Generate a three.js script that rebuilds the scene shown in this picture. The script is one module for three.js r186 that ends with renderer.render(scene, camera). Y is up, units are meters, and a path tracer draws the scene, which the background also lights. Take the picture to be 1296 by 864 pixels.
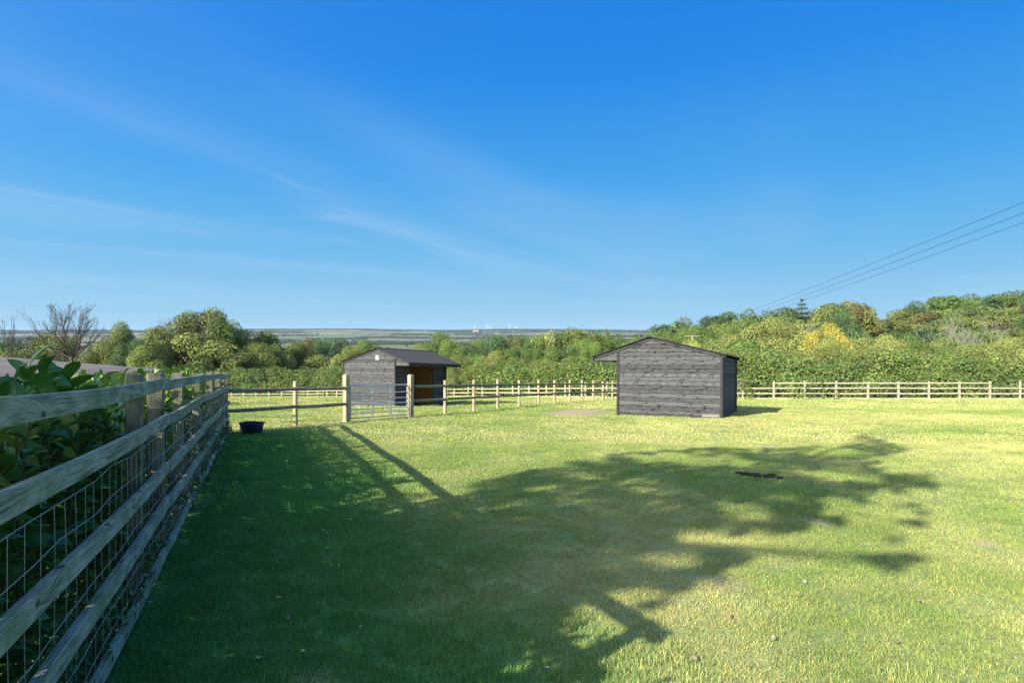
import * as THREE from 'three';
import { mergeGeometries, toCreasedNormals } from 'three/addons/utils/BufferGeometryUtils.js';

// ------------------------------------------------------------------ camera, sky, sun, exposure
const W = 1296, H = 864, FOC = 744, HOR = 426, EYE = 1.61, EXPO = 3.0;
const scene = new THREE.Scene();
const camera = new THREE.PerspectiveCamera(2 * Math.atan(H / 2 / FOC) * 180 / Math.PI, W / H, 0.05, 30000);
camera.position.set(0, EYE, 0);
camera.lookAt(0, EYE - (H / 2 - HOR) / FOC, -1);
const renderer = new THREE.WebGLRenderer({ antialias: true });
renderer.setSize(1024, 682);
renderer.toneMapping = THREE.LinearToneMapping;
renderer.toneMappingExposure = EXPO;
renderer.shadowMap.enabled = true;

const SUN_AZ = 44 * Math.PI / 180, SUN_EL = 27 * Math.PI / 180;     // behind the camera, to the left
const sunDir = new THREE.Vector3(-Math.sin(SUN_AZ) * Math.cos(SUN_EL), Math.sin(SUN_EL), Math.cos(SUN_AZ) * Math.cos(SUN_EL));
const sun = new THREE.DirectionalLight(new THREE.Color().setRGB(1, 0.93, 0.77), 3.5);
sun.position.copy(sunDir).multiplyScalar(120);
sun.target.position.set(0, 0, 0);
sun.castShadow = true;
Object.assign(sun.shadow.camera, { left: -60, right: 60, top: 60, bottom: -60, near: 1, far: 400 });
sun.shadow.mapSize.set(4096, 4096);
scene.add(sun, sun.target);

// ------------------------------------------------------------------ random numbers and noise
function rng(seed) { let a = seed >>> 0; return () => { a = (a + 0x6D2B79F5) | 0; let t = Math.imul(a ^ (a >>> 15), 1 | a); t = (t + Math.imul(t ^ (t >>> 7), 61 | t)) ^ t; return ((t ^ (t >>> 14)) >>> 0) / 4294967296; }; }
function hash2(x, y, s = 0) { let h = Math.imul(x, 374761393) + Math.imul(y, 668265263) + Math.imul(s, 1442695041); h = Math.imul(h ^ (h >>> 13), 1274126177); return ((h ^ (h >>> 16)) >>> 0) / 4294967296; }
function vnoise(x, y, s = 0, px = 0, py = 0) {           // value noise, periodic when px / py are given
  const xi = Math.floor(x), yi = Math.floor(y), fx = x - xi, fy = y - yi;
  const u = fx * fx * (3 - 2 * fx), v = fy * fy * (3 - 2 * fy);
  const wx = (i) => px ? ((i % px) + px) % px : i, wy = (i) => py ? ((i % py) + py) % py : i;
  const a = hash2(wx(xi), wy(yi), s), b = hash2(wx(xi + 1), wy(yi), s), c = hash2(wx(xi), wy(yi + 1), s), d = hash2(wx(xi + 1), wy(yi + 1), s);
  return a + (b - a) * u + (c - a) * v + (a - b - c + d) * u * v;
}
function fbm(x, y, s = 0, oct = 4, px = 0, py = 0) { let r = 0, a = 0.5, n = 0; for (let i = 0; i < oct; i++) { r += a * vnoise(x, y, s + i * 17, px, py); n += a; a *= 0.5; x *= 2; y *= 2; px *= 2; py *= 2; } return r / n; }
const clamp = (x, a = 0, b = 1) => Math.min(b, Math.max(a, x)), lerp = (a, b, t) => a + (b - a) * t;
const smooth = (a, b, x) => { const t = clamp((x - a) / (b - a)); return t * t * (3 - 2 * t); };
const mix3 = (a, b, t) => [lerp(a[0], b[0], t), lerp(a[1], b[1], t), lerp(a[2], b[2], t)];

// ------------------------------------------------------------------ the sky: clear blue with thin cirrus
{
  const w = 2048, h = 1024, data = new Float32Array(w * h * 4);
  const stops = [[0, [0.35, 0.58, 0.75]], [0.05, [0.27, 0.54, 0.76]], [0.14, [0.135, 0.445, 0.77]], [0.25, [0.056, 0.34, 0.76]], [0.40, [0.014, 0.235, 0.74]], [0.55, [0.008, 0.185, 0.68]], [1.0, [0.007, 0.165, 0.63]]];
  const grad = (y) => { for (let i = 1; i < stops.length; i++) if (y <= stops[i][0]) return mix3(stops[i - 1][1], stops[i][1], (y - stops[i - 1][0]) / (stops[i][0] - stops[i - 1][0])); return stops[stops.length - 1][1]; };
  const along = Math.atan2(0.42, 0.91), ca = Math.cos(along), sa = Math.sin(along);
  const streaks = [[-1.98, 2.1, -0.95, 5.2, 0.26, 0.07], [-1.5, 3.2, -0.2, 7.6, 0.46, 0.09], [-3.6, 3.7, -1.5, 6.6, 0.16, 0.12], [-4.6, 3.2, -2.2, 6.0, 0.4, 0.08], [-1.0, 5.1, 0.3, 9.0, 0.6, 0.17], [-5.5, 6.2, -1.0, 10.4, 0.5, 0.15], [-2.4, 5.0, -1.25, 4.9, 0.05, 0.1], [0.4, 9.5, 4.0, 13.0, 0.8, 0.12], [-9, 8, -5, 17, 1.0, 0.14], [-3, 14, 6, 19, 1.5, 0.1]];
  for (let j = 0; j < h; j++) for (let i = 0; i < w; i++) {
    const el = ((j + 0.5) / h - 0.5) * Math.PI, az = ((i + 0.5) / w - 0.5) * 2 * Math.PI;
    const y = Math.sin(el), cx = Math.cos(el) * Math.cos(az), cz = Math.cos(el) * Math.sin(az);
    let c = grad(Math.max(0, y));
    if (y > 0.015) {
      const qx = cx / y, qd = -cz / y;                    // where the ray meets the cloud layer
      let m = 0;
      if (qd > -30) for (const [x0, d0, x1, d1, wd, k] of streaks) {
        const L = Math.hypot(x1 - x0, d1 - d0), ux = (x1 - x0) / L, ud = (d1 - d0) / L;
        const wob = (fbm(qx * 0.7 + 3, qd * 0.7, 5, 3) - 0.5) * 1.1;
        const t = ((qx - x0) * ux + (qd - d0) * ud) / L, s = (qx - x0) * ud - (qd - d0) * ux + wob * wd * 2.2;
        if (t < -0.4 || t > 1.4) continue;
        const end = smooth(-0.35, 0.15, t) * (1 - smooth(0.7, 1.35, t)), ws = wd * (0.6 + 0.9 * t);
        const fibre = 0.4 + 0.95 * smooth(0.2, 0.85, fbm((qx * ca - qd * sa) * 9 + wob * 4, (qx * sa + qd * ca) * 0.7, 9, 5));
        m += k * end * Math.exp(-s * s / (ws * ws)) * fibre;
      }
      const veil = fbm((qx * ca - qd * sa) * 0.55 + 11, (qx * sa + qd * ca) * 0.16, 23, 5);
      m += 0.17 * smooth(0.46, 0.78, veil) * (0.4 + 0.6 * fbm((qx * ca - qd * sa) * 3, qd * 0.5, 31, 3));
      m *= 0.72 * smooth(0.015, 0.07, y);
      c = mix3(c, [0.62, 0.74, 0.86], clamp(m, 0, 0.5));
    } else if (y < 0) c = mix3(c, [0.2, 0.26, 0.2], smooth(0, -0.15, y));
    const ang = Math.acos(clamp(cx * sunDir.x + y * sunDir.y + cz * sunDir.z, -1, 1)), aur = 0.8 * Math.exp(-ang / 0.2) + 1.8 * Math.exp(-ang * ang / 0.56);   // the brighter air round the sun, strengthened out of view to fill the shade
    if (y > -0.1) c = [c[0] + aur, c[1] + aur, c[2] + aur * 0.95];
    const o = (j * w + i) * 4;
    for (let k = 0; k < 3; k++) data[o + k] = c[k] * 1.1 / EXPO; data[o + 3] = 1;
  }
  const sky = new THREE.DataTexture(data, w, h, THREE.RGBAFormat, THREE.FloatType);
  sky.mapping = THREE.EquirectangularReflectionMapping; sky.magFilter = THREE.LinearFilter; sky.minFilter = THREE.LinearFilter; sky.needsUpdate = true;
  scene.background = sky; scene.environment = sky;
}
scene.fog = new THREE.FogExp2(new THREE.Color().setRGB(0.55, 0.76, 1.0), 0.00004);

// ------------------------------------------------------------------ terrain: x right, d metres ahead of the camera (z = -d)
const PROFILE = [[-120, 5.0], [-30, 1.5], [0, 0], [20, -1.2], [41, -2.80], [60, -4.56], [80, -6.72], [110, -9.7], [200, -16], [400, -24], [900, -31], [1700, -34], [2600, -30], [3600, -8], [5000, 30], [6500, 62], [8000, 78], [11000, 70]];
function profile(d) {
  if (d > 0 && d < 85) return -(0.052 * d + 0.0004 * d * d);
  const P = PROFILE; if (d <= P[0][0]) return P[0][1]; if (d >= P[P.length - 1][0]) return P[P.length - 1][1];
  let i = 1; while (P[i][0] < d) i++;
  const m = (k) => k <= 0 || k >= P.length - 1 ? 0 : (P[k + 1][1] - P[k - 1][1]) / (P[k + 1][0] - P[k - 1][0]);
  const [x0, y0] = P[i - 1], [x1, y1] = P[i], hh = x1 - x0, t = (d - x0) / hh, t2 = t * t, t3 = t2 * t;
  return (2 * t3 - 3 * t2 + 1) * y0 + (t3 - 2 * t2 + t) * hh * m(i - 1) + (-2 * t3 + 3 * t2) * y1 + (t3 - t2) * hh * m(i);
}
function ground(x, d) {
  let y = profile(d);
  const far = smooth(90, 200, d);
  y += 21 * Math.exp(-((x - 185) ** 2) / (2 * 95 * 95) - ((d - 225) ** 2) / (2 * 85 * 85)) * smooth(60, 130, d);
  if (d > 300) y += smooth(300, 2500, d) * (fbm(x / 1500 + 7, d / 1500, 3, 3) - 0.5) * 34 + smooth(4500, 7500, d) * (fbm(x / 3000 + 2, d / 4000, 8, 2) - 0.45) * 60;
  else y += far * (fbm(x / 90, d / 90, 4, 2) - 0.5) * 2;
  return y;
}
const at = (x, d, h = 0) => new THREE.Vector3(x, ground(x, d) + h, -d);
const rayX = (px, d) => (px - W / 2) / FOC * d;
const rayY = (py, d) => EYE + (HOR - py) / FOC * d;
function fromPixel(px, py) { let lo = 1, hi = 60; for (let i = 0; i < 50; i++) { const m = (lo + hi) / 2; if (rayY(py, m) > ground(rayX(px, m), m)) lo = m; else hi = m; } return [rayX(px, lo), lo]; }
// along the plank fence: u metres along it, v metres to its right
const FA = -23.27 * Math.PI / 180, FS = Math.sin(FA), FC = Math.cos(FA);
const fence2 = (u, v) => [u * FS + v * FC, u * FC - v * FS];
const alongFence = (u, v, h = 0) => { const [x, d] = fence2(u, v); return at(x, d, h); };
const toFence = (x, d) => [x * FS + d * FC, x * FC - d * FS];

// ------------------------------------------------------------------ helpers for things and parts
const names = new Map();
function numbered(n) { const k = names.get(n) || 0; names.set(n, k + 1); return k ? `${n}_${String(k).padStart(3, '0')}` : n; }
function tag(o, label, category, group, kind) { o.userData.label = label; if (category) o.userData.category = category; if (group) o.userData.group = group; if (kind) o.userData.kind = kind; return o; }
function thing(name, label, category, pos, group, kind) { const g = new THREE.Group(); g.name = numbered(name); if (pos) g.position.copy(pos); tag(g, label, category, group, kind); scene.add(g); return g; }
function shade(o) { o.castShadow = true; o.receiveShadow = true; return o; }
function part(parent, name, geo, mat, local = false) {
  if (!local) { let p = parent; while (p && p !== scene) { geo.translate(-p.position.x, -p.position.y, -p.position.z); p = p.parent; } }
  const m = shade(new THREE.Mesh(geo, mat)); m.name = name; parent.add(m); return m;
}
function structure(name, geo, mat, label) { const m = shade(new THREE.Mesh(geo, mat)); m.name = name; m.userData.kind = 'structure'; m.userData.label = label; scene.add(m); return m; }
const col = (r, g, b) => new THREE.Color().setRGB(r, g, b);
function std(r, g, b, rough = 0.85, extra = {}) { return new THREE.MeshStandardMaterial({ color: col(r, g, b), roughness: rough, ...extra }); }

// sweep a closed profile (list of [side, up]) from P to Q; uv in metres, u along the length
function sweep(P, Q, prof, { seg = 1, wob = 0, r = Math.random, sag = 0, up = new THREE.Vector3(0, 1, 0), taper = 1, crease = 0.6, caps = true } = {}) {
  const dir = Q.clone().sub(P), L = dir.length(); dir.normalize();
  const side = new THREE.Vector3().crossVectors(dir, up).normalize(), top = new THREE.Vector3().crossVectors(side, dir).normalize();
  const n = prof.length, pos = [], uv = [], idx = [], u0 = r() * 9, v0 = r() * 9; let per = [0];
  for (let i = 0; i < n; i++) { const a = prof[i], b = prof[(i + 1) % n]; per.push(per[i] + Math.hypot(a[0] - b[0], a[1] - b[1])); }
  const p1 = r() * 6.3, p2 = r() * 6.3;
  for (let s = 0; s <= seg; s++) {
    const t = s / seg, c = P.clone().lerp(Q, t); c.y -= sag * 4 * t * (1 - t);
    const e = wob * Math.sin(p1 + t * 5.1), f = wob * Math.sin(p2 + t * 4.3), k = lerp(1, taper, t);
    for (let i = 0; i <= n; i++) { const [a, b] = prof[i % n]; const q = c.clone().addScaledVector(side, a * k + e).addScaledVector(top, b * k + f); pos.push(q.x, q.y, q.z); uv.push(u0 + t * L, v0 + per[i]); }
  }
  for (let s = 0; s < seg; s++) for (let i = 0; i < n; i++) { const a = s * (n + 1) + i, b = a + n + 1; idx.push(a, b, a + 1, a + 1, b, b + 1); }
  if (caps) for (const [s, flip] of [[0, 0], [seg, 1]]) {
    const base = pos.length / 3;
    for (let i = 0; i < n; i++) { const o = (s * (n + 1) + i) * 3; pos.push(pos[o], pos[o + 1], pos[o + 2]); uv.push(u0 + prof[i][0] * 0.3, v0 + prof[i][1]); }
    for (let i = 1; i < n - 1; i++) flip ? idx.push(base, base + i + 1, base + i) : idx.push(base, base + i, base + i + 1);
  }
  const g = new THREE.BufferGeometry();
  g.setAttribute('position', new THREE.Float32BufferAttribute(pos, 3)); g.setAttribute('uv', new THREE.Float32BufferAttribute(uv, 2)); g.setIndex(idx);
  return toCreasedNormals(g, crease);
}
const rectP = (w, h, c = 0.004) => [[w / 2, -h / 2 + c], [w / 2, h / 2 - c], [w / 2 - c, h / 2], [-w / 2 + c, h / 2], [-w / 2, h / 2 - c], [-w / 2, -h / 2 + c], [-w / 2 + c, -h / 2], [w / 2 - c, -h / 2]];
const roundP = (rad, n = 12) => Array.from({ length: n }, (_, i) => [rad * Math.cos(i / n * 2 * Math.PI), rad * Math.sin(i / n * 2 * Math.PI)]);
const upright = (x, d, h0, h1, prof, o = {}) => sweep(at(x, d, h0), at(x, d, h1), prof, { up: new THREE.Vector3(o.fx ?? 0, 0, o.fz ?? 1), ...o });

// wood: grain along u, knots, stains; 1.6 m by 0.4 m a tile
function woodTexture(seed, base, dark, light, { knots = 10, algae = null, algaeShare = 0.5, grain = 1, kr0 = 7, blotch = 0.9 } = {}) {
  const w = 1024, h = 256, data = new Uint8Array(w * h * 4), bump = new Uint8Array(w * h * 4), r = rng(seed), K = [];
  for (let i = 0; i < knots; i++) K.push([r() * w, r() * h, kr0 * (0.7 + r()), r()]);
  const tosrgb = (v) => 255 * (v <= 0.0031308 ? 12.92 * v : 1.055 * Math.pow(clamp(v), 1 / 2.4) - 0.055);
  for (let j = 0; j < h; j++) for (let i = 0; i < w; i++) {
    let yy = j, kn = 0;
    for (const [kx, ky, kr] of K) {
      let dx = i - kx, dy = j - ky; if (dx > w / 2) dx -= w; if (dx < -w / 2) dx += w; if (dy > h / 2) dy -= h; if (dy < -h / 2) dy += h;
      const q = (dx * dx / 9 + dy * dy) / (kr * kr); yy += dy * Math.exp(-q / 6) * 1.5;
      const e = (dx * dx / 3.5 + dy * dy) / (kr * kr); if (e < 1.6) kn = Math.max(kn, 1 - smooth(0.5, 1.6, e));
    }
    const wave = fbm(i / w * 4, yy / h * 6, seed, 3, 4, 6) * 14;
    const g1 = vnoise(i / w * 8, (yy + wave) / h * 64, seed + 3, 8, 64), g2 = vnoise(i / w * 30, yy / h * 128, seed + 5, 30, 128), big = fbm(i / w * 6, j / h * 3, seed + 9, 3, 6, 3);
    let t = 0.5 + (g1 - 0.5) * 0.8 * grain + (g2 - 0.5) * 0.45 * grain + (big - 0.5) * blotch;
    let c = t < 0.5 ? mix3(dark, base, clamp(t * 2)) : mix3(base, light, clamp(t * 2 - 1));
    if (algae) { const a = smooth(1 - algaeShare - 0.18, 1 - algaeShare + 0.22, fbm(i / w * 9, j / h * 4, seed + 21, 4, 9, 4) * 0.75 + g1 * 0.25); c = mix3(c, algae, a * 0.85); }
    c = mix3(c, [dark[0] * 0.35, dark[1] * 0.33, dark[2] * 0.3], kn * 0.9);
    const o = (j * w + i) * 4; for (let k = 0; k < 3; k++) data[o + k] = tosrgb(c[k]); data[o + 3] = 255;
    const b = 255 * clamp(0.5 + (g1 - 0.5) * 0.8 + (g2 - 0.5) * 0.5 - kn * 0.2); bump[o] = bump[o + 1] = bump[o + 2] = b; bump[o + 3] = 255;
  }
  const mk = (d, srgb) => { const t = new THREE.DataTexture(d, w, h); t.wrapS = t.wrapT = THREE.RepeatWrapping; t.magFilter = THREE.LinearFilter; t.minFilter = THREE.LinearMipmapLinearFilter; t.generateMipmaps = true; if (srgb) t.colorSpace = THREE.SRGBColorSpace; t.repeat.set(1 / 1.6, 1 / 0.4); t.needsUpdate = true; return t; };
  return [mk(data, true), mk(bump, false)];
}
function woodMat(seed, base, dark, light, o = {}, tint = [1, 1, 1]) { const [m, b] = woodTexture(seed, base, dark, light, o); return new THREE.MeshStandardMaterial({ map: m, bumpMap: b, bumpScale: o.bump ?? 0.003, roughness: o.rough ?? 0.88, color: col(...tint) }); }
function retint(m, r, g, b) { const c = m.clone(); c.color = col(r, g, b); return c; }
console.log('helpers ready');

// ------------------------------------------------------------------ ground sheets
function gridSheet(xs, ds, drop, colour) {
  const pos = [], uv = [], cc = [], idx = [], n = xs.length;
  for (const d of ds) for (const x of xs) { pos.push(x, ground(x, d) + drop(x, d), -d); uv.push(x, d); if (colour) cc.push(...colour(x, d)); }
  for (let j = 0; j < ds.length - 1; j++) for (let i = 0; i < n - 1; i++) { const a = j * n + i; idx.push(a, a + 1, a + n, a + 1, a + n + 1, a + n); }
  const g = new THREE.BufferGeometry(); g.setAttribute('position', new THREE.Float32BufferAttribute(pos, 3)); g.setAttribute('uv', new THREE.Float32BufferAttribute(uv, 2));
  if (colour) g.setAttribute('color', new THREE.Float32BufferAttribute(cc, 3));
  g.setIndex(idx); g.computeVertexNormals(); return g;
}
const bytesTex = (w, h, f, srgb = true) => {
  const d = new Uint8Array(w * h * 4), s = (v) => 255 * (v <= 0.0031308 ? 12.92 * v : 1.055 * Math.pow(clamp(v), 1 / 2.4) - 0.055);
  for (let j = 0; j < h; j++) for (let i = 0; i < w; i++) { const c = f(i, j), o = (j * w + i) * 4; for (let k = 0; k < 3; k++) d[o + k] = srgb ? s(c[k]) : 255 * clamp(c[k]); d[o + 3] = 255; }
  const t = new THREE.DataTexture(d, w, h); t.wrapS = t.wrapT = THREE.RepeatWrapping; t.magFilter = THREE.LinearFilter; t.minFilter = THREE.LinearMipmapLinearFilter; t.generateMipmaps = true; if (srgb) t.colorSpace = THREE.SRGBColorSpace; t.needsUpdate = true; return t;
};
const LAWN = { x0: -75, x1: 62, d0: -24, d1: 100 };
{ // the countryside out to the horizon: a patchwork of pasture, stubble and plough
  const CELL = 520, pal = [[0.090, 0.122, 0.031], [0.106, 0.139, 0.037], [0.213, 0.175, 0.090], [0.255, 0.213, 0.116], [0.160, 0.122, 0.080], [0.075, 0.106, 0.031], [0.139, 0.149, 0.054], [0.276, 0.239, 0.128], [0.170, 0.128, 0.090], [0.106, 0.128, 0.037]];
  const S = 2048, X0 = -9000, D0 = -300, SX = 18000, SD = 11400;
  const tex = bytesTex(S, S, (i, j) => {
    const x = X0 + (i + 0.5) / S * SX, d = D0 + (j + 0.5) / S * SD;
    const wx = x + 160 * (fbm(x / 900, d / 900, 41, 2) - 0.5), wd = d + 160 * (fbm(x / 900 + 5, d / 900, 43, 2) - 0.5);
    const row = Math.floor(wd / CELL), sh = hash2(row, 7, 3) * CELL, cw = CELL * (0.8 + 0.9 * hash2(row, 9, 5)), cell = Math.floor((wx + sh) / cw);
    const near = d < 420 && Math.abs(x) < 500;
    let c = near ? pal[0] : pal[Math.floor(hash2(cell, row, 11) * pal.length)];
    const k = 0.8 + 0.4 * fbm(x / 30, d / 30, 51, 3); return [c[0] * k, c[1] * k, c[2] * k];
  });
  tex.wrapS = tex.wrapT = THREE.ClampToEdgeWrapping; tex.repeat.set(1 / SX, 1 / SD); tex.offset.set(-X0 / SX, -D0 / SD);
  const xs = [], ds = []; for (let i = -90; i <= 90; i++) xs.push(Math.sinh(i / 90 * 5.2) / Math.sinh(5.2) * 9000); for (let i = 0; i <= 190; i++) ds.push(-280 + (Math.exp(i / 190 * 4.6) - 1) / (Math.exp(4.6) - 1) * 11300);
  const inside = (x, d) => x > LAWN.x0 - 12 && x < LAWN.x1 + 12 && d > LAWN.d0 - 12 && d < LAWN.d1 + 8;
  structure('countryside_ground', gridSheet(xs, ds, (x, d) => inside(x, d) ? -0.9 : -0.02), new THREE.MeshStandardMaterial({ map: tex, roughness: 1 }), 'patchwork of green, tan and brown fields running out to the horizon');
}
// shelters and earth patches, needed by the lawn too
const SH = [{ c: [7.23, 20.3], ang: 28, open: -1 }, { c: [-5.61, 28.2], ang: 34, open: 1 }];
for (const s of SH) { const a = s.ang * Math.PI / 180; s.g = [-Math.cos(a), Math.sin(a)]; s.l = [Math.sin(a), Math.cos(a)]; }
const inShelter = (x, d, pad = 0) => SH.some((s) => { const dx = x - s.c[0], dd = d - s.c[1], a = dx * s.g[0] + dd * s.g[1], b = dx * s.l[0] + dd * s.l[1]; return a > -pad && a < 3.66 + pad && b > -pad && b < 3.66 + pad; });
const EARTH = [[2.75, 22.4, 1.4, 1.5], [3.1, 24.6, 1.3, 1.7], [2.2, 23.6, 1.1, 1.0], [-3.3, 27.9, 0.9, 1.4], [-3.0, 29.4, 1.0, 1.4], [-4.0, 20.9, 0.35, 0.3], [5.35, 12.4, 0.35, 0.22], [8.6, 11.0, 0.35, 0.2], [3.1, 6.1, 0.22, 0.14], [-0.95, 2.9, 0.2, 0.16], [4.3, 5.4, 0.2, 0.12], [1.55, 4.45, 0.22, 0.12]];
function earth(x, d) { let m = 0; const n = (fbm(x * 2.2, d * 2.2, 61, 3) - 0.5) * 1.3; for (const [ex, ed, rx, rd] of EARTH) { const q = Math.hypot((x - ex) / rx, (d - ed) / rd) + n; m = Math.max(m, 1 - smooth(0.6, 1.15, q)); } return m; }
function dry(x, d) { return clamp(0.5 + 1.7 * (fbm(x / 5 + 3, d / 5, 71, 3) - 0.5) + 1.6 * (fbm(x * 0.9, d * 0.9, 73, 3) - 0.5) + 0.9 * (fbm(x * 4, d * 4, 75, 2) - 0.5)); }
const lushShade = (x, d) => { const [u, v] = toFence(x, d); return (1 - smooth(0.3, 2.6, v + 1.2 * (fbm(x, d, 77, 2) - 0.5))) * (1 - smooth(15.5, 18, u)); };       // longer grass along the plank fence; its colour also carries the fence shade
const GREEN = [0.150, 0.242, 0.046], STRAW = [0.355, 0.37, 0.135], RICH_SHADE = [0.056, 0.215, 0.036], SOIL = [0.50, 0.37, 0.24], LITTER = [0.05, 0.042, 0.026];  // third tone: lush grass with the green of the shaded strip put in
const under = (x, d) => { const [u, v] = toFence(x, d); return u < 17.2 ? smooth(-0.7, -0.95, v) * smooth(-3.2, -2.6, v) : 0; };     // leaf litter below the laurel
{
  const tex = bytesTex(1024, 1024, (i, j) => { const u = i / 1024, v = j / 1024, a = vnoise(u * 340, v * 340, 81, 340, 340), b = fbm(u * 90, v * 90, 83, 3, 90, 90), k = 0.35 + 0.85 * a * 0.7 + 0.5 * b; return [k * 0.95, k * 0.95, k * 0.85]; });
  tex.repeat.set(1 / 2.7, 1 / 2.7);
  const xs = [], ds = []; for (let x = LAWN.x0; x <= LAWN.x1; x += (x > -12 && x < 14 ? 0.2 : 0.8)) xs.push(x); for (let d = LAWN.d0; d <= LAWN.d1; d += (d > 1 && d < 32 ? 0.2 : 0.8)) ds.push(d);
  const g = gridSheet(xs, ds, (x, d) => (fbm(x * 0.8, d * 0.8, 91, 2) - 0.5) * 0.035, (x, d) => mix3(mix3(mix3(mix3(GREEN, STRAW, 0.25 + 0.75 * dry(x, d)), RICH_SHADE, 0.9 * lushShade(x, d)), SOIL, earth(x, d)), LITTER, under(x, d)));
  structure('paddock_lawn', g, new THREE.MeshStandardMaterial({ map: tex, bumpMap: tex, bumpScale: 0.012, roughness: 1, vertexColors: true }), 'short mown paddock grass falling gently away, dry in patches');
}
console.log('ground ready');

// ------------------------------------------------------------------ turf: blades of grass
{
  const mat = new THREE.MeshStandardMaterial({ roughness: 0.75, vertexColors: true, side: THREE.DoubleSide });
  function turf(seed, size, blades, width, h0, h1) {
    const r = rng(seed), pos = [], cc = [];
    for (let i = 0; i < blades; i++) {
      const x = (r() - 0.5) * size, z = (r() - 0.5) * size, a = r() * 6.283, h = lerp(h0, h1, r() * r()), lean = h * (0.25 + 0.9 * r()), b = r() * 6.283, w = width * (0.6 + 0.8 * r());
      const tx = Math.cos(a) * w / 2, tz = Math.sin(a) * w / 2, lx = Math.cos(b) * lean, lz = Math.sin(b) * lean, y0 = -0.012;
      const A = [x - tx, y0, z - tz], B = [x + tx, y0, z + tz], C = [x + lx * 0.4 + tx * 0.7, h * 0.62, z + lz * 0.4 + tz * 0.7], D = [x + lx * 0.4 - tx * 0.7, h * 0.62, z + lz * 0.4 - tz * 0.7], E = [x + lx, h, z + lz];
      for (const p of [A, B, C, A, C, D, D, C, E]) pos.push(...p);
      const straw = r() < 0.22, k = 0.7 + 0.6 * r(), c = straw ? [1.75 * k, 1.25 * k, 1.5 * k] : [k * (0.85 + 0.3 * r()), k, k * 0.9];
      for (let q = 0; q < 9; q++) cc.push(...c);
    }
    const g = new THREE.BufferGeometry(); g.setAttribute('position', new THREE.Float32BufferAttribute(pos, 3)); g.setAttribute('color', new THREE.Float32BufferAttribute(cc, 3)); g.computeVertexNormals(); return g;
  }
  const bands = [[1.6, 6.5, 0.30, 420, 0.0034, 0.010, 0.036, 0.17, 4], [6.5, 13, 0.45, 380, 0.006, 0.012, 0.035, 0.26, 4], [13, 26, 0.9, 420, 0.012, 0.016, 0.045, 0.52, 4], [26, 62, 1.8, 440, 0.026, 0.018, 0.05, 1.05, 4]];
  const root = thing('grass', 'short grass blades covering the paddock', 'grass', null, null, 'stuff');
  const M = new THREE.Matrix4(), Q = new THREE.Quaternion(), Y = new THREE.Vector3(0, 1, 0), c = new THREE.Color();
  bands.forEach(([d0, d1, size, blades, w, h0, h1, dens, nv], bi) => {
    const r = rng(500 + bi), lists = Array.from({ length: nv }, () => []);
    const wid = 0.93;
    for (let gd = d0; gd < d1; gd += dens) for (let gx = -wid * d1; gx < wid * d1; gx += dens) {
      const d = gd + r() * dens, x = gx + r() * dens, pick = Math.floor(r() * nv), turn = r() * 6.283, q = r(), e = r(); const [u, v] = toFence(x, d);
      if (Math.abs(x) > wid * d + 0.3 || (v < -0.72 && u < 17) || inShelter(x, d, -0.05) || e < smooth(0.02, 0.4, earth(x, d)) * 0.97) continue;
      lists[pick].push([x, d, turn, q]);
    }
    lists.forEach((l, k) => {
      const m = new THREE.InstancedMesh(turf(700 + bi * 10 + k, size, blades, w, h0, h1), mat, l.length); m.name = 'turf'; m.castShadow = m.receiveShadow = true; m.userData.kind = 'stuff';
      l.forEach(([x, d, a, q], i) => {
        const lu = lushShade(x, d), s = 0.75 + 0.5 * q, hs = (inShelter(x, d, 0.22) ? 1.9 : 1) * s * (0.75 + 1.0 * lu + 0.5 * smooth(0.62, 0.8, fbm(x * 2.5, d * 2.5, 97, 2)));
        Q.setFromAxisAngle(Y, a); M.compose(at(x, d, (fbm(x * 0.8, d * 0.8, 91, 2) - 0.5) * 0.035), Q, new THREE.Vector3(1, hs, 1)); m.setMatrixAt(i, M);
        const kk = 0.85 + 0.3 * q, t = mix3(mix3(GREEN, STRAW, clamp(0.05 + 0.8 * dry(x, d))), RICH_SHADE, 0.95 * lu); m.setColorAt(i, c.setRGB(t[0] * kk, t[1] * kk, t[2] * kk));
      });
      root.add(m);
    });
  });
}
console.log('turf ready');

// ------------------------------------------------------------------ wood materials
const railMats = [1, 2, 3].map((k) => woodMat(100 + k, [0.31, 0.315, 0.225], [0.10, 0.115, 0.07], [0.48, 0.47, 0.37], { algae: [0.13, 0.18, 0.065], algaeShare: 0.45, knots: 7, bump: 0.004 }));
const postMat = woodMat(110, [0.26, 0.23, 0.16], [0.12, 0.11, 0.07], [0.38, 0.34, 0.25], { algae: [0.10, 0.135, 0.055], algaeShare: 0.5, knots: 6 }, [0.82, 0.82, 0.8]);
const roundMat = woodMat(120, [0.37, 0.31, 0.20], [0.23, 0.18, 0.11], [0.47, 0.41, 0.28], { knots: 8, grain: 0.7 });
const roundRailMat = woodMat(125, [0.20, 0.18, 0.115], [0.10, 0.09, 0.06], [0.28, 0.26, 0.17], { knots: 6, algae: [0.12, 0.13, 0.06], algaeShare: 0.4 });
const paleMat = woodMat(130, [0.43, 0.37, 0.26], [0.30, 0.24, 0.165], [0.54, 0.48, 0.36], { knots: 4, grain: 0.6 });
const galv = std(0.46, 0.49, 0.51, 0.5, { metalness: 0.35 });
const wireMat = std(0.36, 0.38, 0.40, 0.5, { metalness: 0.6 });

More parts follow.
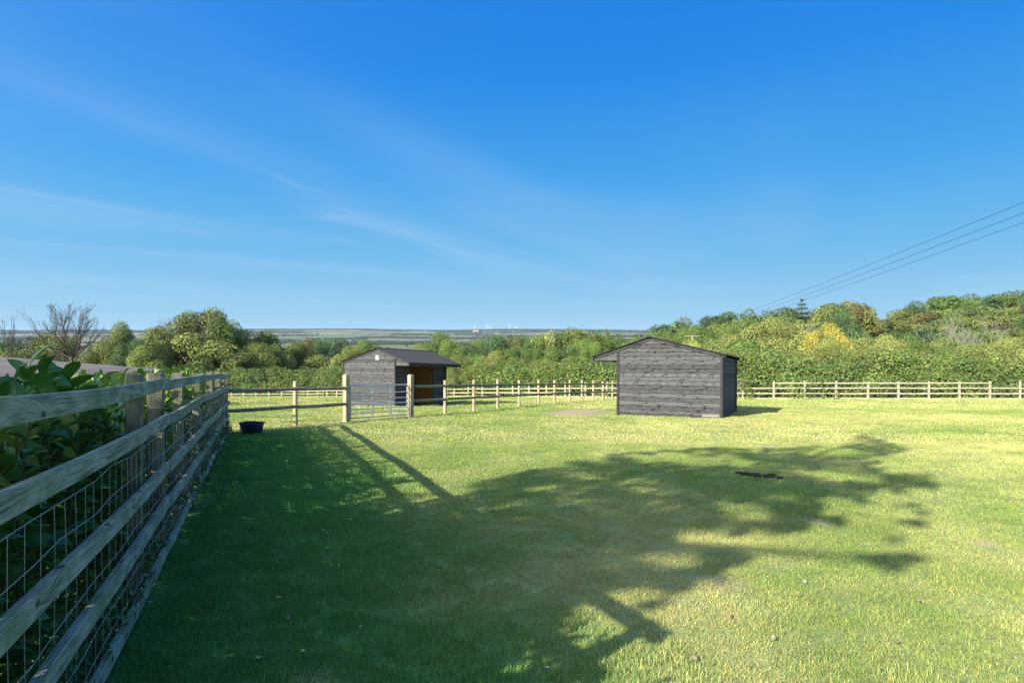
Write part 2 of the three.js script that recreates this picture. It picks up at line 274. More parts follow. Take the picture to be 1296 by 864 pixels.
// ------------------------------------------------------------------ plank fence with stock netting, beside the laurel
{
  const r = rng(11);
  const f = thing('plank_fence', 'weathered five rail plank fence with wire netting in front of laurel hedge', 'fence', alongFence(1.7, -0.7));
  const posts = [1.75, 4.75, 7.1, 9.1, 11.4, 13.5, 15.2, 16.72], railY = [1.495, 1.19, 0.79, 0.475, 0.125];
  const fx = FC, fz = FS;
  posts.forEach((u, i) => { const [x, d] = fence2(u, -0.795); part(f, 'post', upright(x, d, -0.3, 1.545 + 0.04 * r(), rectP(0.095, 0.095, 0.006), { fx, fz, r, seg: 2, wob: 0.004 }), postMat); });
  { const [x, d] = fence2(5.76, -0.808); part(f, 'post', upright(x, d, -0.3, 1.57, rectP(0.10, 0.12, 0.008), { fx, fz, r }), postMat); }
  railY.forEach((h, k) => {
    const cuts = k % 2 ? [1.6, 5.78, 9.1, 13.5, 16.76] : [1.6, 5.70, 9.1, 13.5, 16.76];
    let prev = null;
    for (let i = 0; i < cuts.length - 1; i++) {
      const off = () => (r() - 0.5) * 0.03, h0 = prev ?? h + off(), h1 = h + off(), va = -0.722 + (i % 2) * 0.003;
      const P = alongFence(cuts[i] + 0.004, va, h0), Q = alongFence(cuts[i + 1] - 0.004, va, h1); prev = h1 + (r() - 0.5) * 0.022;
      part(f, 'rail', sweep(P, Q, rectP(0.04, k === 4 ? 0.075 : 0.092, 0.005), { seg: 10, wob: 0.007, r, sag: 0.006 + 0.012 * r() }), railMats[(i + k) % 3]);
    }
  });
  // stock netting: line wires and stays, stapled to the faces of the posts
  const wires = [], levels = [0.06, 0.17, 0.29, 0.42, 0.56, 0.72, 0.9, 1.06], wr = roundP(0.0017, 5);
  const bulge = (u, h) => 0.012 * Math.sin(u * 5 + h * 7) + 0.008 * Math.sin(u * 13 + h * 3);
  for (const h of levels) for (let u = 1.7; u < 16.6; u += 0.3) wires.push(sweep(alongFence(u, -0.748 - 0.0 + bulge(u, h) * 0.2, h + bulge(u, h)), alongFence(u + 0.3, -0.748 + bulge(u + 0.3, h) * 0.2, h + bulge(u + 0.3, h)), wr, { r, caps: false }));
  for (let u = 1.75; u < 16.6; u += 0.155) for (let k = 0; k < levels.length - 1; k++) wires.push(sweep(alongFence(u, -0.748 + bulge(u, levels[k]) * 0.2, levels[k] + bulge(u, levels[k])), alongFence(u, -0.748 + bulge(u, levels[k + 1]) * 0.2, levels[k + 1] + bulge(u, levels[k + 1])), roundP(0.0012, 4), { r, caps: false }));
  part(f, 'wire_netting', mergeGeometries(wires), wireMat);
}

// ------------------------------------------------------------------ fence of round posts and two half-round rails, with the field gate
const GL = [-5.25, 18.6], GR = [-3.62, 20.95];
{
  const r = rng(21);
  const mk = (label, pts, gatePost) => {
    const f = thing('round_rail_fence', label, 'fence', at(...pts[0]));
    pts.forEach(([x, d, top], i) => {
      if (top === 0) return;
      const g = upright(x, d, -0.3, top || 1.33 + (r() - 0.5) * 0.05, roundP(0.066, 14), { r, seg: 2, wob: 0.004, taper: 0.97, fx: r() - 0.5 });
      part(f, 'post', g, roundMat);
    });
    for (let i = 0; i < pts.length - 1; i++) for (const h of [1.10, 0.585]) {
      const [x0, d0] = pts[i], [x1, d1] = pts[i + 1], L = Math.hypot(x1 - x0, d1 - d0), ox = (d1 - d0) / L * 0.085, od = -(x1 - x0) / L * 0.085;
      const prof = [[0.046, -0.02], [0.05, 0.005], [0.042, 0.03], [0.02, 0.047], [-0.012, 0.05], [-0.028, 0.036], [-0.03, 0], [-0.028, -0.036], [-0.012, -0.05], [0.02, -0.047]];
      part(f, 'rail', sweep(at(x0 + ox, d0 + od, h + (r() - 0.5) * 0.02), at(x1 + ox, d1 + od, h + (r() - 0.5) * 0.02), prof, { r, seg: 5, wob: 0.006, sag: 0.01, crease: 1 }), roundRailMat);
    }
    return f;
  };
  mk('round rail timber fence joining the plank fence to the gate', [[-7.42, 14.9, 0], [-6.33, 17.15], [GL[0] - 0.03, GL[1] - 0.05, 0]]);
  mk('round rail timber fence running from the gate towards the closed end of the black shelter', [[GR[0] + 0.04, GR[1] + 0.1, 0], [-2.59, 22.7], [-1.61, 24.8], [-0.65, 26.7], [0.35, 28.6], [1.4, 30.8], [2.37, 32.7], [3.4, 34.5], [4.3, 36.0], [5.2, 37.5], [6.03, 38.9], [6.9, 40.3], [7.8, 41.7]]);
  for (const [p, lab] of [[GL, 'square timber gate post at the hinge end of the metal gate'], [GR, 'square timber gate post at the latch end of the metal gate']]) {
    const m = thing('gate_post', lab, 'gate post', at(...p));
    part(m, 'post', upright(p[0], p[1], -0.4, 1.5, rectP(0.17, 0.17, 0.012), { r, seg: 2, wob: 0.003, fx: 0.57, fz: -0.82 }), roundMat);
    part(m, 'cap_chamfer', upright(p[0], p[1], 1.5, 1.525, rectP(0.165, 0.165, 0.012), { r, taper: 0.8, fx: 0.57, fz: -0.82 }), roundMat);
    const s = p === GL ? 1 : -1, e = [(GR[0] - GL[0]) / 2.86, (GR[1] - GL[1]) / 2.86];
    for (const h of [0.3, 1.05]) part(m, p === GL ? 'hinge' : 'latch', sweep(at(p[0] + e[0] * s * 0.05, p[1] + e[1] * s * 0.05, h), at(p[0] + e[0] * s * 0.14, p[1] + e[1] * s * 0.14, h), rectP(0.03, 0.04), { r }), galv);
  }
  // galvanised seven-bar gate
  const e = [(GR[0] - GL[0]), (GR[1] - GL[1])], GLn = Math.hypot(...e); e[0] /= GLn; e[1] /= GLn;
  const nx = -e[1] * 0.02, nd = e[0] * 0.02;
  const gp = (t, h) => at(GL[0] + e[0] * t, GL[1] + e[1] * t, 0).setY(lerp(ground(...GL), ground(...GR), t / GLn) + h);
  const gate = thing('field_gate', 'galvanised seven bar metal field gate between two square posts', 'gate', gp(0.15, 0));
  const t0 = 0.16, t1 = GLn - 0.16, bars = [0.12, 0.26, 0.40, 0.55, 0.72, 0.92, 1.17];
  bars.forEach((h, i) => part(gate, 'bar', sweep(gp(t0, h), gp(t1, h), roundP(i === 6 || i === 0 ? 0.021 : 0.016, 10), { r, crease: 1.2 }), galv));
  for (const t of [t0, t1]) part(gate, 'end_stile', sweep(gp(t, 0.08), gp(t, 1.2), roundP(0.025, 10), { r, up: new THREE.Vector3(0, 0, 1), crease: 1.2 }), galv);
  for (const t of [t0 + (t1 - t0) * 0.36, t0 + (t1 - t0) * 0.68]) part(gate, 'brace', sweep(gp(t, 0.12).add(new THREE.Vector3(-nx, 0, nd)), gp(t, 1.17).add(new THREE.Vector3(-nx, 0, nd)), rectP(0.04, 0.012), { r, up: new THREE.Vector3(e[1], 0, e[0]) }), galv);
}

// ------------------------------------------------------------------ far boundary fence: pale square posts, four rails
const FAR = [[-62, 85.5], [-39.5, 82], [-26.9, 78], [-20, 72.5], [-5, 60], [3.6, 51.5], [8.3, 47.3], [16.8, 42.3], [24.9, 41.2], [33.2, 41], [46, 41]];
function farPoint(s) { for (let i = 1; i < FAR.length; i++) { const L = Math.hypot(FAR[i][0] - FAR[i - 1][0], FAR[i][1] - FAR[i - 1][1]); if (s <= L || i === FAR.length - 1) { const t = s / L; return [lerp(FAR[i - 1][0], FAR[i][0], t), lerp(FAR[i - 1][1], FAR[i][1], t)]; } s -= L; } }
const FARLEN = FAR.slice(1).reduce((a, p, i) => a + Math.hypot(p[0] - FAR[i][0], p[1] - FAR[i][1]), 0);
{
  const r = rng(31), n = Math.round(FARLEN / 2.1), pts = [];
  for (let i = 0; i <= n; i++) pts.push(farPoint(i / n * FARLEN));
  const f = thing('boundary_fence', 'pale four rail timber fence along the far hedge', 'fence', at(...pts[0]));
  pts.forEach(([x, d], i) => {
    part(f, 'post', upright(x, d, -0.2, 1.28 + 0.06 * r(), rectP(0.11, 0.11, 0.008), { r }), paleMat);
    if (i === n) return;
    const [x1, d1] = pts[i + 1];
    [0.10, 0.45, 0.82, 1.18].forEach((h, k) => {
      if (k === 3 && (x1 > 34.6 || r() < 0.04)) return;
      const j = () => (r() - 0.5) * 0.03; part(f, 'rail', sweep(at(x, d - 0.075, h + j()), at(x1, d1 - 0.075, h + j()), rectP(0.04, 0.09, 0.006), { r }), paleMat);
    });
  });
}
console.log('fences ready');

// ------------------------------------------------------------------ the two black timber field shelters
const boardMats = [1, 2, 3, 4].map((k) => woodMat(200 + k, [0.053, 0.053, 0.055], [0.027, 0.027, 0.029], [0.088, 0.088, 0.092], { knots: 16, bump: 0.003, rough: 0.8, kr0: 12, blotch: 0.5 }, [[1, 1, 1], [1.25, 1.25, 1.25], [0.8, 0.8, 0.82], [1.45, 1.43, 1.4]][k - 1]));
const blackMat = woodMat(210, [0.014, 0.015, 0.018], [0.006, 0.006, 0.008], [0.025, 0.026, 0.03], { knots: 6, rough: 0.6 });
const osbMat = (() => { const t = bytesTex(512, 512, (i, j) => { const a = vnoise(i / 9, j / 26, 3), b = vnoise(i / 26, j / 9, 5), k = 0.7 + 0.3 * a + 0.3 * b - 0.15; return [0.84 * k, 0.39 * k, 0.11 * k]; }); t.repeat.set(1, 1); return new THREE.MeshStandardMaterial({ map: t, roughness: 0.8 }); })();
const gapShadeMat = std(0.008, 0.008, 0.009, 0.95, { side: THREE.DoubleSide });  // black sheet colour standing in for shade in the board gaps
const roofMat = std(0.026, 0.026, 0.027, 0.8);
const roofPale = std(0.20, 0.195, 0.18, 0.85);
function shelter(s, label) {
  const r = rng(s.ang * 7), SZ = 3.66, wallH = 2.28, base = Math.min(ground(...s.c), ground(s.c[0] + s.g[0] * SZ, s.c[1] + s.g[1] * SZ)) + 0.02;
  const y0 = ground(...s.c) - 0.02;
  const ga = (ground(s.c[0] + s.g[0] * SZ, s.c[1] + s.g[1] * SZ) - ground(...s.c)) / SZ, gb = (ground(s.c[0] + s.l[0] * SZ, s.c[1] + s.l[1] * SZ) - ground(...s.c)) / SZ;   // it stands on skids along the slope
  const T = (a, b, h) => new THREE.Vector3(s.c[0] + s.g[0] * a + s.l[0] * b, y0 + ga * a * 0.6 + gb * b + h, -(s.c[1] + s.g[1] * a + s.l[1] * b));
  const root = thing('field_shelter', label, 'shed', T(0, 0, 0));
  // a runs across the gable; openA is the side with the doorway and the deep overhang
  const openA = s.open < 0 ? SZ : 0, A = (q) => s.open < 0 ? SZ - q : q;            // q measured from the open side
  const ridgeQ = 1.18, ridgeH = 2.86, eaveF = 2.14, eaveB = 2.20, overF = 1.02, overB = 0.16;
  const roofH = (q) => q < ridgeQ ? lerp(ridgeH, eaveF, (ridgeQ - q) / (ridgeQ + overF)) : lerp(ridgeH, eaveB, (q - ridgeQ) / (SZ + overB - ridgeQ));
  const bh = 0.15, proud = 0.022;
  // a board on a gable: runs a0..a1 at heights h0..h1, with sloped ends under the roof
  const board = (P0, P1, out, h0, h1, e0, e1, name, m) => {             // trapezoid board with a feathered section
    const pos = [], uv = [], off = r() * 8, vof = Math.floor(r() * 5) * 0.17;
    const q = (P, h, o) => P.clone().setY(P.y + h).addScaledVector(out, o);
    const L = P0.distanceTo(P1), D = P1.clone().sub(P0);
    const bl0 = q(P0, h0, proud), bl1 = q(P1, h0, proud), tl0 = q(P0.clone().addScaledVector(D, e0), h1, 0.008), tl1 = q(P1.clone().addScaledVector(D, -e1), h1, 0.008);
    const k0 = q(P0, h0, -0.004), k1 = q(P1, h0, -0.004), kt0 = q(P0.clone().addScaledVector(D, e0), h1, -0.004), kt1 = q(P1.clone().addScaledVector(D, -e1), h1, -0.004);
    const face = (a, b, c, d, ua, ub, uc, ud, va, vb) => { for (const [p, u, v] of [[a, ua, va], [b, ub, va], [c, uc, vb], [a, ua, va], [c, uc, vb], [d, ud, vb]]) { pos.push(p.x, p.y, p.z); uv.push(off + u, vof + v); } };
    face(bl0, bl1, tl1, tl0, 0, L, L * (1 - e1), L * e0, 0, h1 - h0); face(k0, k1, bl1, bl0, 0, L, L, 0, 0, 0.02); face(tl0, tl1, kt1, kt0, 0, L, L, 0, 0, 0.02);
    face(k0, bl0, tl0, kt0, 0, 0.02, 0.02, 0, 0, h1 - h0); face(bl1, k1, kt1, tl1, 0, 0.02, 0.02, 0, 0, h1 - h0); face(k1, k0, kt0, kt1, 0, L, L, 0, 0, h1 - h0);
    const g = new THREE.BufferGeometry(); g.setAttribute('position', new THREE.Float32BufferAttribute(pos, 3)); g.setAttribute('uv', new THREE.Float32BufferAttribute(uv, 2)); g.computeVertexNormals();
    return part(root, name || 'board', g, m || boardMats[Math.floor(r() * 4)]);
  };
  const gN = new THREE.Vector3(-s.l[0], 0, s.l[1]), lN = new THREE.Vector3(-s.g[0], 0, s.g[1]);     // outward normals of the near gable and of side a = 0
  for (const far of [0, 1]) {
    const b = far ? SZ : 0, out = gN.clone().multiplyScalar(far ? -1 : 1);
    { // near-black sheet behind the boards, added to deepen their shadow lines
      const sh = [[0.03, 0], [SZ - 0.03, 0], [SZ - 0.03, roofH(SZ) - 0.02], [ridgeQ, ridgeH - 0.03], [0.03, roofH(0) - 0.02]].map(([q, h]) => T(A(q), b, h - 0.05).addScaledVector(out, -0.012)), pos = [];
      for (let k = 1; k < sh.length - 1; k++) for (const p of [sh[0], sh[k], sh[k + 1]]) pos.push(p.x, p.y, p.z);
      const g = new THREE.BufferGeometry(); g.setAttribute('position', new THREE.Float32BufferAttribute(pos, 3)); g.computeVertexNormals(); part(root, 'gap_shade_sheet', g, gapShadeMat);
    }
    for (let i = 0; i * bh < ridgeH - 0.05; i++) {
      const h0 = i * bh - 0.06, h1 = Math.min(h0 + bh - 0.012, ridgeH - 0.04);
      const lim = (h) => { let q0 = 0, q1 = SZ; const c = h + 0.03; if (c > roofH(0)) q0 = ridgeQ - (ridgeH - c) / ((ridgeH - eaveF) / (ridgeQ + overF)); if (c > roofH(SZ)) q1 = ridgeQ + (ridgeH - c) / ((ridgeH - eaveB) / (SZ + overB - ridgeQ)); return [q0, q1]; };
      let [qa, qb] = lim(h0), [qc, qd] = lim(h1); if (h0 > 2.0) qa = Math.max(-overF + 0.05, ridgeQ - (ridgeH - h0 - 0.03) / ((ridgeH - eaveF) / (ridgeQ + overF))), qc = Math.max(qa, ridgeQ - (ridgeH - h1 - 0.03) / ((ridgeH - eaveF) / (ridgeQ + overF)));
      if (qd - qc < 0.05) continue;
      let p0 = A(qa), p1 = A(qb), t0 = A(qc), t1 = A(qd); if (p0 > p1) { [p0, p1] = [p1, p0]; [t0, t1] = [t1, t0]; }
      const e0 = (t0 - p0) / (p1 - p0), e1 = (p1 - t1) / (p1 - p0);
      board(T(p0, b, 0), T(p1, b, 0), out, h0, h1, e0, e1);
    }
  }
  { // closed back wall
    const a = A(SZ), out = lN.clone().multiplyScalar(a === 0 ? 1 : -1), bk = [[0.03, 0], [SZ - 0.03, 0], [SZ - 0.03, 2.1], [0.03, 2.1]].map(([b, h]) => T(a, b, h - 0.05).addScaledVector(out, -0.012)), g = new THREE.BufferGeometry();
    g.setAttribute('position', new THREE.Float32BufferAttribute([0, 1, 2, 0, 2, 3].flatMap((k) => [bk[k].x, bk[k].y, bk[k].z]), 3)); g.computeVertexNormals(); part(root, 'gap_shade_sheet', g, gapShadeMat);
    for (let i = 0; i * bh < wallH - 0.12; i++) board(T(a, 0.002, 0), T(a, SZ - 0.002, 0), out, i * bh - 0.06, Math.min(i * bh + bh - 0.072, roofH(SZ) - 0.06), 0, 0);
  }
  { // open front: a boarded panel each side of the doorway
    const a = A(0), out = lN.clone().multiplyScalar(a === 0 ? 1 : -1);
    for (const [b0, b1] of [[0.06, 0.95], [2.75, 3.6]]) for (let i = 0; i * bh < wallH - 0.2; i++) board(T(a, b0, 0), T(a, b1, 0), out, i * bh - 0.06, i * bh + bh - 0.072, 0, 0);
    part(root, 'lintel', sweep(T(a, 0, 2.16), T(a, SZ, 2.16), rectP(0.09, 0.16), { r }), boardMats[0]);
    part(root, 'fascia', sweep(T(A(-overF + 0.03), -0.1, eaveF - 0.045), T(A(-overF + 0.03), SZ + 0.1, eaveF - 0.045), rectP(0.03, 0.15), { r }), blackMat);
  }
  // corner boards and the frame of the doorway
  for (const b of [0, SZ]) for (const q of [0, SZ]) {
    const o = b === 0 ? -0.02 : 0.02, oq = q === 0 ? -0.02 : 0.02;
    part(root, 'corner_post', sweep(T(A(q + oq), b + o * 0.6, -0.1), T(A(q + oq), b + o * 0.6, roofH(q) - 0.05), rectP(0.085, 0.085), { r, up: gN }), blackMat);
  }
  for (const b of [0.97, 2.73]) part(root, 'door_frame', sweep(T(A(0.02), b, -0.1), T(A(0.02), b, 2.1), rectP(0.08, 0.08), { r, up: gN }), boardMats[0]);
  // lining inside
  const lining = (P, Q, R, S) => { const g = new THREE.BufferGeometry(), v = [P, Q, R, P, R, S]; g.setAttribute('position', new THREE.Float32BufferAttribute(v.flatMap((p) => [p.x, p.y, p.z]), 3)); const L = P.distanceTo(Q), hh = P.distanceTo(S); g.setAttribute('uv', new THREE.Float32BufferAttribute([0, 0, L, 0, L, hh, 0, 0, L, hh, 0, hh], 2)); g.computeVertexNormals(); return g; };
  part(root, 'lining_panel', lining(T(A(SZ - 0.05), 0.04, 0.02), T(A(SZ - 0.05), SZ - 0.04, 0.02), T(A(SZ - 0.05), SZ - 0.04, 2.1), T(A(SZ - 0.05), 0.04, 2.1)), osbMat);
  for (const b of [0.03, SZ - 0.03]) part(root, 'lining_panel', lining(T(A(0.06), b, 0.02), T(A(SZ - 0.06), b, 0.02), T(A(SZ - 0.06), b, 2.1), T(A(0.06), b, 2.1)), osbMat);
  // corrugated roof sheets
  const sheet = (q0, q1, b0, b1) => {
    const n = 26, pos = [], idx = [];
    for (const lay of [0, 1]) for (let i = 0; i <= n; i++) for (const q of [q0, q1]) { const p = T(A(q), lerp(b0, b1, i / n), roofH(q) + 0.035 + 0.016 * Math.sin(lerp(b0, b1, i / n) * 2 * Math.PI / 0.14) - lay * 0.012); pos.push(p.x, p.y, p.z); }
    const o = (n + 1) * 2;
    for (let i = 0; i < n; i++) { const a = i * 2; idx.push(a, a + 1, a + 2, a + 1, a + 3, a + 2, o + a, o + a + 2, o + a + 1, o + a + 1, o + a + 2, o + a + 3, a, a + 2, o + a, a + 2, o + a + 2, o + a, a + 1, o + a + 1, a + 3, a + 3, o + a + 1, o + a + 3); }
    idx.push(0, o, 1, 1, o, o + 1, 2 * n, 2 * n + 1, o + 2 * n, 2 * n + 1, o + 2 * n + 1, o + 2 * n);
    const g = new THREE.BufferGeometry(); g.setAttribute('position', new THREE.Float32BufferAttribute(pos, 3)); g.setIndex(idx); return toCreasedNormals(g, 0.7);
  };
  const roof = part(root, 'roof', sweep(T(A(ridgeQ), -0.15, ridgeH + 0.05), T(A(ridgeQ), SZ + 0.16, ridgeH + 0.05), [[0.13, -0.04], [0.02, 0.015], [-0.02, 0.015], [-0.13, -0.04], [-0.02, 0], [0.02, 0]], { r }), roofMat);
  for (let k = 0; k < 4; k++) { const b0 = -0.14 + k * 0.985, b1 = b0 + 0.985 - 0.004; part(roof, 'roof_sheet', sheet(ridgeQ, -overF, b0, b1), roofMat); part(roof, 'roof_sheet', sheet(ridgeQ, SZ + overB, b0, b1), roofMat); }
  // barge boards on both gables
  for (const b of [-0.045, SZ + 0.045]) for (const [qa, qb] of [[ridgeQ - 0.01, -overF], [ridgeQ + 0.01, SZ + overB]]) part(roof, 'barge_board', sweep(T(A(qa), b, roofH(qa) - 0.03), T(A(qb), b, roofH(qb) - 0.03), rectP(0.022, 0.1), { r }), boardMats[2]);
  for (let k = 0; k < 5; k++) part(root, 'rafter', sweep(T(A(0.0), 0.1 + k * 0.86, roofH(0) - 0.03), T(A(-overF + 0.05), 0.1 + k * 0.86, roofH(-overF + 0.05) - 0.03), rectP(0.04, 0.08), { r }), boardMats[0]);
  for (let k = 0; k < 6; k++) part(root, 'soffit_board', sweep(T(A(-0.12 - k * 0.16), -0.03, 2.03), T(A(-0.12 - k * 0.16), SZ + 0.03, 2.03), rectP(0.15, 0.012), { r }), boardMats[2]);
  return { root, T, A, r };
}
{
  const s2 = shelter(SH[0], 'black stained timber field shelter standing in the open paddock with its doorway turned away');
  part(s2.root, 'patch_board', sweep(s2.T(0.05, -0.026, 0.11), s2.T(0.62, -0.026, 0.10), rectP(0.02, 0.09), { r: s2.r }), roofPale).userData.label = 'bare pale replacement board end near the ground';
  const s1 = shelter(SH[1], 'black stained timber field shelter behind the gate with its open doorway and orange lining');
  part(s1.root, 'vent_plate', sweep(s1.T(s1.A(1.2) - 0.11, -0.03, 2.42), s1.T(s1.A(1.2) + 0.11, -0.03, 2.42), rectP(0.02, 0.24), { r: s1.r }), std(0.32, 0.34, 0.36, 0.6)).userData.label = 'small pale square plate high on the gable';
}

// ------------------------------------------------------------------ long low stable block behind the laurel
{
  const r = rng(41), E = [0.122, 0.9925], N = [-0.9925, 0.122], C = [-17.75, 29.8], slope = 0.062, RY = rayY(468.5, 29.8);
  const T = (a, b, h) => new THREE.Vector3(C[0] - E[0] * a + N[0] * b, RY + h + b * slope, -(C[1] - E[1] * a + N[1] * b));
  const root = thing('stable_block', 'long low stable building with grey sheet roof and black timber wall behind laurel hedge', 'building', T(0, 0, -2));
  const tex = bytesTex(512, 512, (i, j) => { const k = 0.75 + 0.5 * fbm(i / 64, j / 64, 7, 4, 8, 8) * 0.8 + 0.12 * vnoise(i / 4, j / 40, 9) - 0.12; return [0.135 * k, 0.115 * k, 0.10 * k]; }); tex.repeat.set(0.5, 0.5);
  const mats = [1, 1.16, 0.84].map((k) => new THREE.MeshStandardMaterial({ map: tex, bumpMap: tex, bumpScale: 0.004, roughness: 0.95, color: col(k, k, k) }));
  const wall = boardMats[0];
  const LEN = 14, WID = 10.4;
  const roof = part(root, 'roof', sweep(T(-0.25, WID + 0.02, 0.06), T(LEN, WID + 0.02, 0.06), rectP(0.3, 0.05), { r }), mats[2]);
  for (let b = 0; b < 4; b++) for (let a = 0; a < 6; a++) { const a0 = -0.2 + a * 2.4, b0 = -0.25 + b * 2.65; part(roof, 'roof_sheet', sweep(T(a0 + 1.19, b0, 0.02 + b * 0.006), T(a0 + 1.19, b0 + 2.67, 0.02 + b * 0.006 + 0.004), rectP(2.33, 0.03, 0.004), { r }), mats[Math.floor(r() * 3)]); }
  part(root, 'fascia', sweep(T(-0.22, -0.26, -0.11), T(LEN, -0.26, -0.11), rectP(0.03, 0.2), { r }), wall);
  for (let i = 0; i < 11; i++) part(root, 'wall_board', sweep(T(-0.05, -0.02, -0.3 - i * 0.19), T(LEN, -0.02, -0.3 - i * 0.19), rectP(0.03, 0.186), { r }), wall);
  for (let i = 0; i < 11; i++) part(root, 'wall_board', sweep(T(-0.06, 0.0, -0.3 - i * 0.19), T(-0.06, WID, -0.85 - i * 0.19), rectP(0.03, 0.186), { r }), wall);
  part(root, 'back_wall', sweep(T(-0.06, WID, -1.6), T(LEN, WID, -1.6), rectP(0.08, 3.1), { r }), wall);
}
console.log('buildings ready');

// ------------------------------------------------------------------ blue-black tub and dung by the fence
{
  const [x, d] = fromPixel(318, 549.5), p = at(x, d), r = rng(51);
  const t = thing('feed_tub', 'dark navy plastic feed tub on the grass at the fence corner', 'tub', p);
  const ring = (hw, hd, y, c) => { const o = []; for (let i = 0; i < 32; i++) { const a = i / 32 * 2 * Math.PI, ca = Math.cos(a), sa = Math.sin(a), k = Math.pow(Math.pow(Math.abs(ca), 5) + Math.pow(Math.abs(sa), 5), -1 / 5); o.push([ca * k * hw, y, sa * k * hd]); } return o; };
  const rows = [ring(0.02, 0.02, 0.012), ring(0.215, 0.15, 0.012), ring(0.225, 0.16, 0.03), ring(0.27, 0.19, 0.27), ring(0.295, 0.21, 0.272), ring(0.297, 0.212, 0.30), ring(0.285, 0.2, 0.305), ring(0.262, 0.18, 0.298), ring(0.22, 0.155, 0.045), ring(0.02, 0.02, 0.04)];
  const pos = [], idx = []; for (const q of rows) for (const v of q) pos.push(...v);
  for (let j = 0; j < rows.length - 1; j++) for (let i = 0; i < 32; i++) { const a = j * 32 + i, b = j * 32 + (i + 1) % 32; idx.push(a, a + 32, b, b, a + 32, b + 32); }
  const g = new THREE.BufferGeometry(); g.setAttribute('position', new THREE.Float32BufferAttribute(pos, 3)); g.setIndex(idx);
  const gg = toCreasedNormals(g, 0.7).rotateY(-0.35);
  part(t, 'bowl', gg, std(0.014, 0.016, 0.045, 0.45), true);
  const sc = new THREE.Shape(); sc.moveTo(-0.04, 0.05); sc.lineTo(-0.07, 0.12); sc.lineTo(-0.03, 0.14); sc.lineTo(-0.05, 0.2); sc.lineTo(0.0, 0.19); sc.lineTo(0.02, 0.1); sc.lineTo(0.045, 0.06); sc.lineTo(0.01, 0.07);
  part(t, 'sun_fleck_patch', new THREE.ExtrudeGeometry(sc, { depth: 0.003, bevelEnabled: false }).rotateX(0.17).translate(-0.15, 0.02, 0.172).rotateY(-0.35), std(0.5, 0.48, 0.5, 0.7), true);  // pale cut-out standing in for a fleck of sunlight on the tub
}
{
  const [x, d] = fromPixel(957, 602), r = rng(53), gs = [];
  for (let i = 0; i < 34; i++) { const a = (r() + r() - 1) * 0.3, g = new THREE.IcosahedronGeometry(0.02 + 0.022 * r(), 1), pp = g.attributes.position; for (let k = 0; k < pp.count; k++) { const q = 0.8 + 0.4 * hash2(Math.round(pp.getX(k) * 900), Math.round(pp.getY(k) * 900 + pp.getZ(k) * 331), i); pp.setXYZ(k, pp.getX(k) * q * 1.3, pp.getY(k) * q * 0.45, pp.getZ(k) * q * 1.1); } const zz = a * 0.55 + (r() - 0.5) * 0.24; const q = at(x + a, d - zz, 0.008 + 0.012 * r()); gs.push(g.translate(q.x, q.y, q.z)); }
  const m = thing('dung_heap', 'small dark heap of droppings on the shaded lawn', 'droppings', at(x, d)); part(m, 'clods', mergeGeometries(gs), std(0.022, 0.017, 0.012, 0.95));
}
{ // fallen leaves
  const r = rng(55), mats = [std(0.28, 0.20, 0.10, 0.8), std(0.34, 0.28, 0.16, 0.8), std(0.20, 0.12, 0.06, 0.8), std(0.40, 0.35, 0.24, 0.8)];
  const leafG = [0, 1, 2].map((k) => { const g = new THREE.PlaneGeometry(1, 0.62, 4, 4), p = g.attributes.position; for (let i = 0; i < p.count; i++) { const u = p.getX(i) * 2, w = Math.sqrt(Math.max(0.02, 1 - u * u)) * (0.85 + 0.2 * Math.sin(i * 2.1 + k)); p.setXYZ(i, p.getX(i), p.getY(i) * w, (u * u * 0.08 + Math.abs(p.getY(i)) * (0.28 - 0.15 * k)) * 1); } g.rotateX(-Math.PI / 2); g.computeVertexNormals(); return g; });
  const px = [[443, 661], [564, 704], [573, 713], [594, 731], [576, 737], [512, 730], [673, 666], [364, 788], [382, 832], [692, 853], [670, 852], [492, 778], [455, 800], [408, 675], [924, 787], [1165, 767], [1137, 821], [1132, 619], [1107, 651], [352, 762], [432, 746], [640, 622], [1020, 742], [980, 815], [1210, 690], [880, 842], [1240, 620], [760, 690], [830, 640], [325, 840]];
  px.forEach(([a, b]) => { const [x, d] = fromPixel(a, b), m = shade(new THREE.Mesh(leafG[Math.floor(r() * 3)], mats[Math.floor(r() * 4)])); m.name = numbered('fallen_leaf'); const s = 0.03 + 0.022 * r(); m.scale.set(s, s * 0.5, s); m.rotation.set((r() - 0.5) * 0.5, r() * 6.28, (r() - 0.5) * 0.5); m.position.copy(at(x, d, 0.03)); scene.add(m); tag(m, 'small dry fallen leaf lying on the lawn', 'leaf', 'fallen leaves on the lawn'); });
}

// ------------------------------------------------------------------ foliage builders
const LeafMats = new Map();
function leafMat(r, g, b, trans = 0) { const k = [r, g, b, trans].join(); if (!LeafMats.has(k)) LeafMats.set(k, trans ? new THREE.MeshPhysicalMaterial({ color: col(r, g, b), roughness: 0.8, transmission: trans, thickness: 0, vertexColors: true, side: THREE.DoubleSide }) : new THREE.MeshStandardMaterial({ color: col(r, g, b), roughness: 0.8, vertexColors: true, side: THREE.DoubleSide })); return LeafMats.get(k); }
